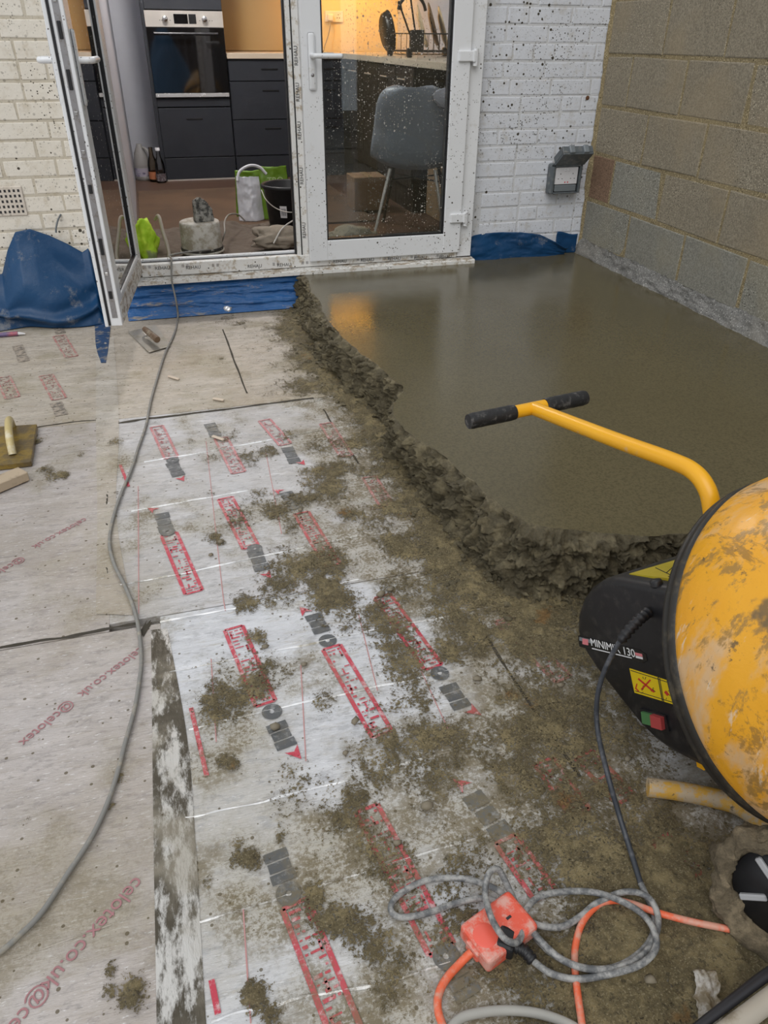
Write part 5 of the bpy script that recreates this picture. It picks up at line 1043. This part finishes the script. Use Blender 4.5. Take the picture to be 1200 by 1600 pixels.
lp = smooth_path([tuple(drop_[-1])]+[tuple(c5(x, y, ZI+z_)) for (x, y), z_ in zip(coil, hz2)], 7); MB().tube(lp, .0052, 10).build('coiled_flex', M_FLEX, lead)
gl_ = np.array(smooth_path([tuple(p) for p in drop_[:4]], 8)); MB().tube([tuple(p) for p in gl_], [.0105 if k % 3 else .0075 for k in range(len(gl_)-2)]+[.0075, .006], 12).build('strain_relief', M_BLACK, lead)
pb = [c5(512, 416, ZI+.018), c5(485, 385, ZI+.022), c5(455, 372, ZI+.024)]; pm = smooth_path([tuple(p) for p in pb], 8); MB().tube(pm, [.0095 if k % 3 else .0075 for k in range(len(pm))], 12).build('plug_boot', M_BLACK, lead)
d_ = np.array(pb[2])-np.array(pb[1]); d_ /= np.linalg.norm(d_); PMx = frame_matrix(np.array(pb[2])+d_*.012, d_, np.cross((0, 0, 1), d_), (0, 0, 1)); MB().rbox(-.014, .014, -.018, .018, -.014, .016, .006, 2, PMx).build('plug_body', M_BLACK, lead)
# orange trailing socket with its leads
q = NT('dusty_orange_plastic'); q.pos(False); q.color(q.mix(q.ramp(q.noise(40, 6, .7), .42, .62), (.72, .10, .055), (.66, .34, .28))); q.rough(.45); M_ORG = q.m
q = NT('orange_flex'); q.pos(True); q.color(q.mix(q.ramp(q.noise(30, 5, .7), .45, .65), (.75, .13, .05), (.60, .30, .22))); q.rough(.5); M_ORF = q.m
cs_ = np.array(c5(408, 348, ZI)); ax_ = np.array(c5(470, 290, ZI))-np.array(c5(345, 385, ZI)); ax_ /= np.linalg.norm(ax_); ay_ = np.cross((0, 0, 1), ax_); SM = frame_matrix(cs_+np.array((0, 0, .0)), ax_, ay_, (0, 0, 1))
ts = empty('trailing_socket', cs_); tag(ts, 'dusty orange trailing extension socket lying beside the coiled flex', 'extension socket')
MB().rbox(-.052, .050, -.035, .035, .006, .040, .007, 3, SM).build('socket_body', M_ORG, ts)
for x, y, w_, h_ in ((.018, 0, .009, .004), (-.006, -.012, .004, .008), (-.006, .012, .004, .008)): MB().box(x-w_/2, x+w_/2, y-h_/2, y+h_/2, .0395, .0406, SM).build('pin_slot', M_INK, ts)
MB().lathe([(0, .0415), (.016, .0415), (.019, .040)], 20, SM @ Matrix.Translation((-.030, 0, 0))).build('raised_emblem', simple('bright_orange', (.78, .12, .08), .4), ts)
MB().rbox(-.056, -.050, -.014, .014, .010, .032, .002, 1, SM).build('cord_grip', M_ORG, ts)
oc = smooth_path([tuple(SM @ Vector((-.054, 0, .020)))]+[tuple(c5(x, y, ZI+.008)) for x, y in ((300, 420), (262, 462), (238, 505), (232, 550), (245, 600), (270, 660), (280, 740))], 7); MB().tube(oc, .0062, 10).build('socket_flex', M_ORF, ts)
oc = smooth_path([tuple(c5(x, y, ZI+z_)) for x, y, z_ in ((1180, 345, .022), (1085, 322, .022), (985, 302, .021), (880, 275, .018), (800, 247, .009), (745, 238, .009), (695, 256, .009), (655, 305, .009), (636, 370, .008), (634, 430, .010), (642, 510, .014), (655, 600, .016), (668, 700, .016))], 7)
tag(MB().tube(oc, .0055, 10).build('orange_cable', M_ORF, origin=c5(700, 400, ZI)), 'loose orange extension cable running under the black coil', 'cable')
oc = smooth_path([tuple(c5(x, y, ZI+.012)) for x, y in ((240, 660), (290, 590), (350, 568), (440, 560), (530, 570), (620, 602), (700, 660))], 7); tag(MB().tube(oc, .0068, 10).build('grey_hose', simple('pale_grey_cable', (.36, .35, .32), .6, world=True), origin=c5(440, 560, ZI)), 'pale grey cable at the near edge below the trailing socket', 'cable')
# long grey cable from the kitchen over the boards
lc = [(-1.99, .30, ZK+.03), (-2.085, .16, ZK+.06), at(268, 398, 1, .02), at(268, 406, 1, -.055), at(268, 432, 1, -.106), at(270, 447, 1, -.115), at(275, 470, 1, -.16)]
lc = [tuple(p) for p in lc]+[tuple(fl(x, y, ZI+.009)) for x, y in ((278, 496), (272, 522), (258, 552), (246, 590), (236, 625), (228, 665), (216, 700), (206, 732), (192, 765), (178, 805), (171, 845), (178, 880), (195, 915), (209, 950), (217, 985), (221, 1030), (217, 1070), (210, 1110), (196, 1160), (183, 1210), (166, 1260), (142, 1310), (108, 1362), (66, 1425), (30, 1462), (0, 1488), (-60, 1530))]
tag(MB().tube(smooth_path(lc, 8), .0047, 10).build('extension_cable', simple('dusty_grey_cable', (.22, .215, .20), .6, dust=((.36, .32, .25), 25, .8), world=True), origin=fl(220, 900)), 'long dusty grey cable snaking from the doorway across the boards', 'cable')

# ------------------------------------------------------------------ hand tools and scraps on the boards
tr = empty('plastering_trowel', fl(232, 530)); tag(tr, 'steel plastering trowel with wooden handle lying by the threshold', 'trowel')
M_TRST = simple('smeared_steel', (.42, .39, .34), .4, .5, dust=((.3, .26, .19), 20, .7))
P = [fl(x, y, ZI+.006) for x, y in ((200, 519), (243, 508), (267, 541), (233, 551))]; MB().prism([(p[0], p[1]) for p in P], 0, .0015, ((0, 0, ZI+.006), (1, 0, 0), (0, 1, 0), (0, 0, 1))).build('blade', M_TRST, tr)
h0, h1 = fl(226, 514, ZI+.045), fl(246, 531, ZI+.042); MB().tube([h0, h0*.75+h1*.25, h0*.4+h1*.6, h1*.97+h0*.03, h1], [.012, .0145, .014, .0155, .012], 14).build('wooden_grip', simple('dark_wood_grip', (.16, .10, .06), .5, dust=((.45, .4, .3), 30, .7)), tr)
MB().tube(smooth_path([tuple(h0), tuple(h0*1.15-h1*.15-np.array((0, 0, .012))), tuple(fl(229, 524, ZI+.010))], 5), .005, 8).build('shank', M_STEEL, tr)
fo = empty('plasterers_float', fl(20, 695)); tag(fo, 'mustard yellow float with arched handle at the left edge', 'float')
q = NT('mustard_foam_board'); q.pos(False); q.color(q.mix(q.ramp(q.noise(14, 6, .7), .40, .62), (.24, .155, .02), (.11, .075, .03))); q.rough(.35); q.bump(q.noise(60, 4), .4, .004)
P = [fl(x, y, ZI+.018) for x, y in ((-70, 672), (58, 664), (49, 722), (-80, 738))]; weighted(MB().prism([(p[0], p[1]) for p in P], -.016, .004, ((0, 0, ZI+.018), (1, 0, 0), (0, 1, 0), (0, 0, 1))).build('float_board', q.m, fo), .003)
g0, g1 = fl(19, 666, ZI+.022), fl(20, 710, ZI+.022); up = np.array((0, 0, 1.)); MB().tube(smooth_path([tuple(g0), tuple(g0*.9+g1*.1+up*.035), tuple(g0*.65+g1*.35+up*.05), tuple(g0*.35+g1*.65+up*.05), tuple(g0*.1+g1*.9+up*.033), tuple(g1)], 6), .0125, 12).build('float_handle', simple('cream_smeared_handle', (.55, .44, .20), .35, dust=((.7, .64, .5), 20, .8)), fo)
def timber(name, a, b, w, h, mat, label, z=ZI+.004):
    a, b = np.array(a, float), np.array(b, float); d = b-a; L = np.linalg.norm(d); d /= L; n_ = np.cross((0, 0, 1), d); o = MB().rbox(0, L, -w/2, w/2, 0, h, .002, 1, frame_matrix((a[0], a[1], z), d, n_, (0, 0, 1))).build(name, mat, origin=((a[0]+b[0])/2, (a[1]+b[1])/2, z)); return tag(o, label, 'wood')
M_PINE = simple('pale_pine_offcut', (.48, .38, .27), .7, dust=((.2, .16, .1), 18, .8), world=True)
a_, b_ = fl(-60, 790), fl(40, 748); timber('wood_offcut', a_, b_, .055, .030, M_PINE, 'sawn pine offcut lying below the mustard float at left edge')
a_, b_ = fl(128, 492), fl(162, 482); timber('wood_block', a_, b_, .045, .022, M_PINE, 'small timber block against the blue sheet by the open door')
for i, (x0, y0, x1, y1, lb) in enumerate(((263, 590, 280, 595, 'thin wood chip beside the long grey cable near the threshold'), (333, 625, 350, 628, 'pale wood chip above the dark board seam'), (332, 684, 350, 690, 'white paper curl on the printed board below the seam'))):
    a_, b_ = fl(x0, y0), fl(x1, y1); o = timber('wood_chip', a_, b_, .012, .006, simple('pale_chip', (.6, .5, .4), .7), lb); o['group'] = 'small chips on the boards'
p = fl(356, 489); o = soft_blob('foil_scrap', (p[0], p[1], ZI+.004), (.022, .014, .018), simple('crumpled_foil', (.75, .75, .76), .25, .6), 55, .6, 3); tag(o, 'crumpled bright foil scrap below the hanging blue sheet', 'foil scrap')
pen = empty('marker_pen', fl(16, 522)); tag(pen, 'thick marker pen with purple red barrel at far left edge', 'pen'); a_, b_ = fl(-10, 524, ZI+.012), fl(28, 521, ZI+.012); MB().tube([a_, b_], .010, 12).build('barrel', simple('purple_barrel', (.12, .09, .20), .4, dust=((.45, .1, .1), 12, .9)), pen); MB().tube([b_, b_*1.3-a_*.3+np.array((0, 0, -.004))], [.008, .003], 10).build('nib', M_WHITEP, pen)
# torn foil and a long-handled tool at the near right corner
q = NT('dirty_foil_flap'); q.pos(True); q.color(q.mix(q.ramp(q.noise(16, 5, .7), .42, .6), (.42, .40, .37), (.16, .125, .075))); q.rough(.5); q.bump(q.noise(30, 4), .5, .01)
gx_, gy_ = np.meshgrid(np.linspace(0, 1, 24), np.linspace(0, 1, 24), indexing='ij'); a_, b_, c_ = fl(1078, 1525), fl(1112, 1530), fl(1085, 1610)
PX = a_[0]+(b_[0]-a_[0])*gx_+(c_[0]-a_[0])*gy_; PY = a_[1]+(b_[1]-a_[1])*gx_+(c_[1]-a_[1])*gy_; o = MB().grid(PX+.006*fbm(gy_*6, gx_*0, seed=5), PY, ZI+.016+.012*np.abs(fbm(gx_*2, gy_*3, seed=6))+.010*gx_).build('torn_foil', q.m, origin=(a_[0], a_[1], ZI)); solid(o, .0008); tag(o, 'torn muddy flap of foil near the bottom right corner', 'foil scrap')
sh = empty('shovel', fl(1150, 1585)); tag(sh, 'mud-caked shovel with pale shaft at the bottom right corner', 'shovel')
s0, s1 = fl(960, 1745, ZI+.030), fl(1290, 1495, ZI+.075); MB().tube([s0, s1], .014, 12).build('shaft', simple('pale_worn_shaft', (.40, .36, .30), .6, dust=((.2, .16, .1), 20, .8)), sh)
d_ = (s1-s0)/np.linalg.norm(s1-s0); n_ = np.cross((0, 0, 1), d_); MB().tube([s0+n_*.022+d_*.12, s0+n_*.024+d_*.28, s0+n_*.022+d_*.42], [.006, .008, .007], 10).build('socket_strap', simple('blackened_steel', (.03, .03, .035), .45, .4), sh)
bl = np.stack(np.meshgrid(np.linspace(-.10, .10, 18), np.linspace(0, .26, 22), indexing='ij'), -1); bw = bl[..., 0]; bd = bl[..., 1]; B0 = s0-d_*.02
PX = B0[0]+n_[0]*bw-d_[0]*bd; PY = B0[1]+n_[1]*bw-d_[1]*bd; PZ = ZI+.012+.35*bw**2/.1*1.0+.02*np.exp(-bd/.05); o = MB().grid(PX, PY, PZ).build('shovel_blade', M_CLAY, sh); solid(o, .003)

# ------------------------------------------------------------------ the yard behind the camera (fence and blue heap added for the oven glass to mirror)
gy = MB().box(-9, 4, -12, -6.5, -.42, -.25).build('floor_yard', simple('trodden_earth', (.12, .10, .07), .9, world=True)); tag(gy, 'trodden earth of the yard', kind='structure')
fn = empty('added_fence', (-2.5, -9.0, -.25)); tag(fn, 'dark brown close-boarded fence added unseen for the oven glass to mirror', 'fence')  # unseen fence, added to give the oven glass a dark reflection
fme = MB().rbox(-.073, .073, -.01, .01, 0, 1.9, .003, 1).mesh('fence_board'); fme.materials.append(simple('added_fence_wood', (.10, .06, .035), .85, world=True))
for k in range(44):
    o = bpy.data.objects.new('fence_board', fme); COL.objects.link(o); o.parent = fn; o.location = (-3.3+k*.15, .012*(k % 2), 0)
xs, ys_ = np.meshgrid(np.linspace(-1, 1, 50), np.linspace(-1, 1, 40), indexing='ij'); rr = np.sqrt(xs**2+ys_**2)
zz = -.262+1.25*np.clip(1.05-rr**1.6, 0, 1)*(1+.25*fbm(xs*2.5, ys_*2.5, seed=201))+.06*np.abs(fbm(xs*5, ys_*5, seed=202))
tag(solid(MB().grid(-1.75+xs*.55, -5.5+ys_*.5, np.maximum(zz, -.262)).build('reflection_heap', simple('mid_blue_reflection_heap', (.10, .25, .45), .5, var=.3), origin=(-1.75, -5.5, -.26)), .002), 'mid blue tarpaulin added unseen behind the viewpoint for the oven glass to mirror', 'reflection_heap')  # made-up heap, put here as a blue shape for the oven reflection
for o in bpy.data.objects:
    if '_o' in o: del o['_o']
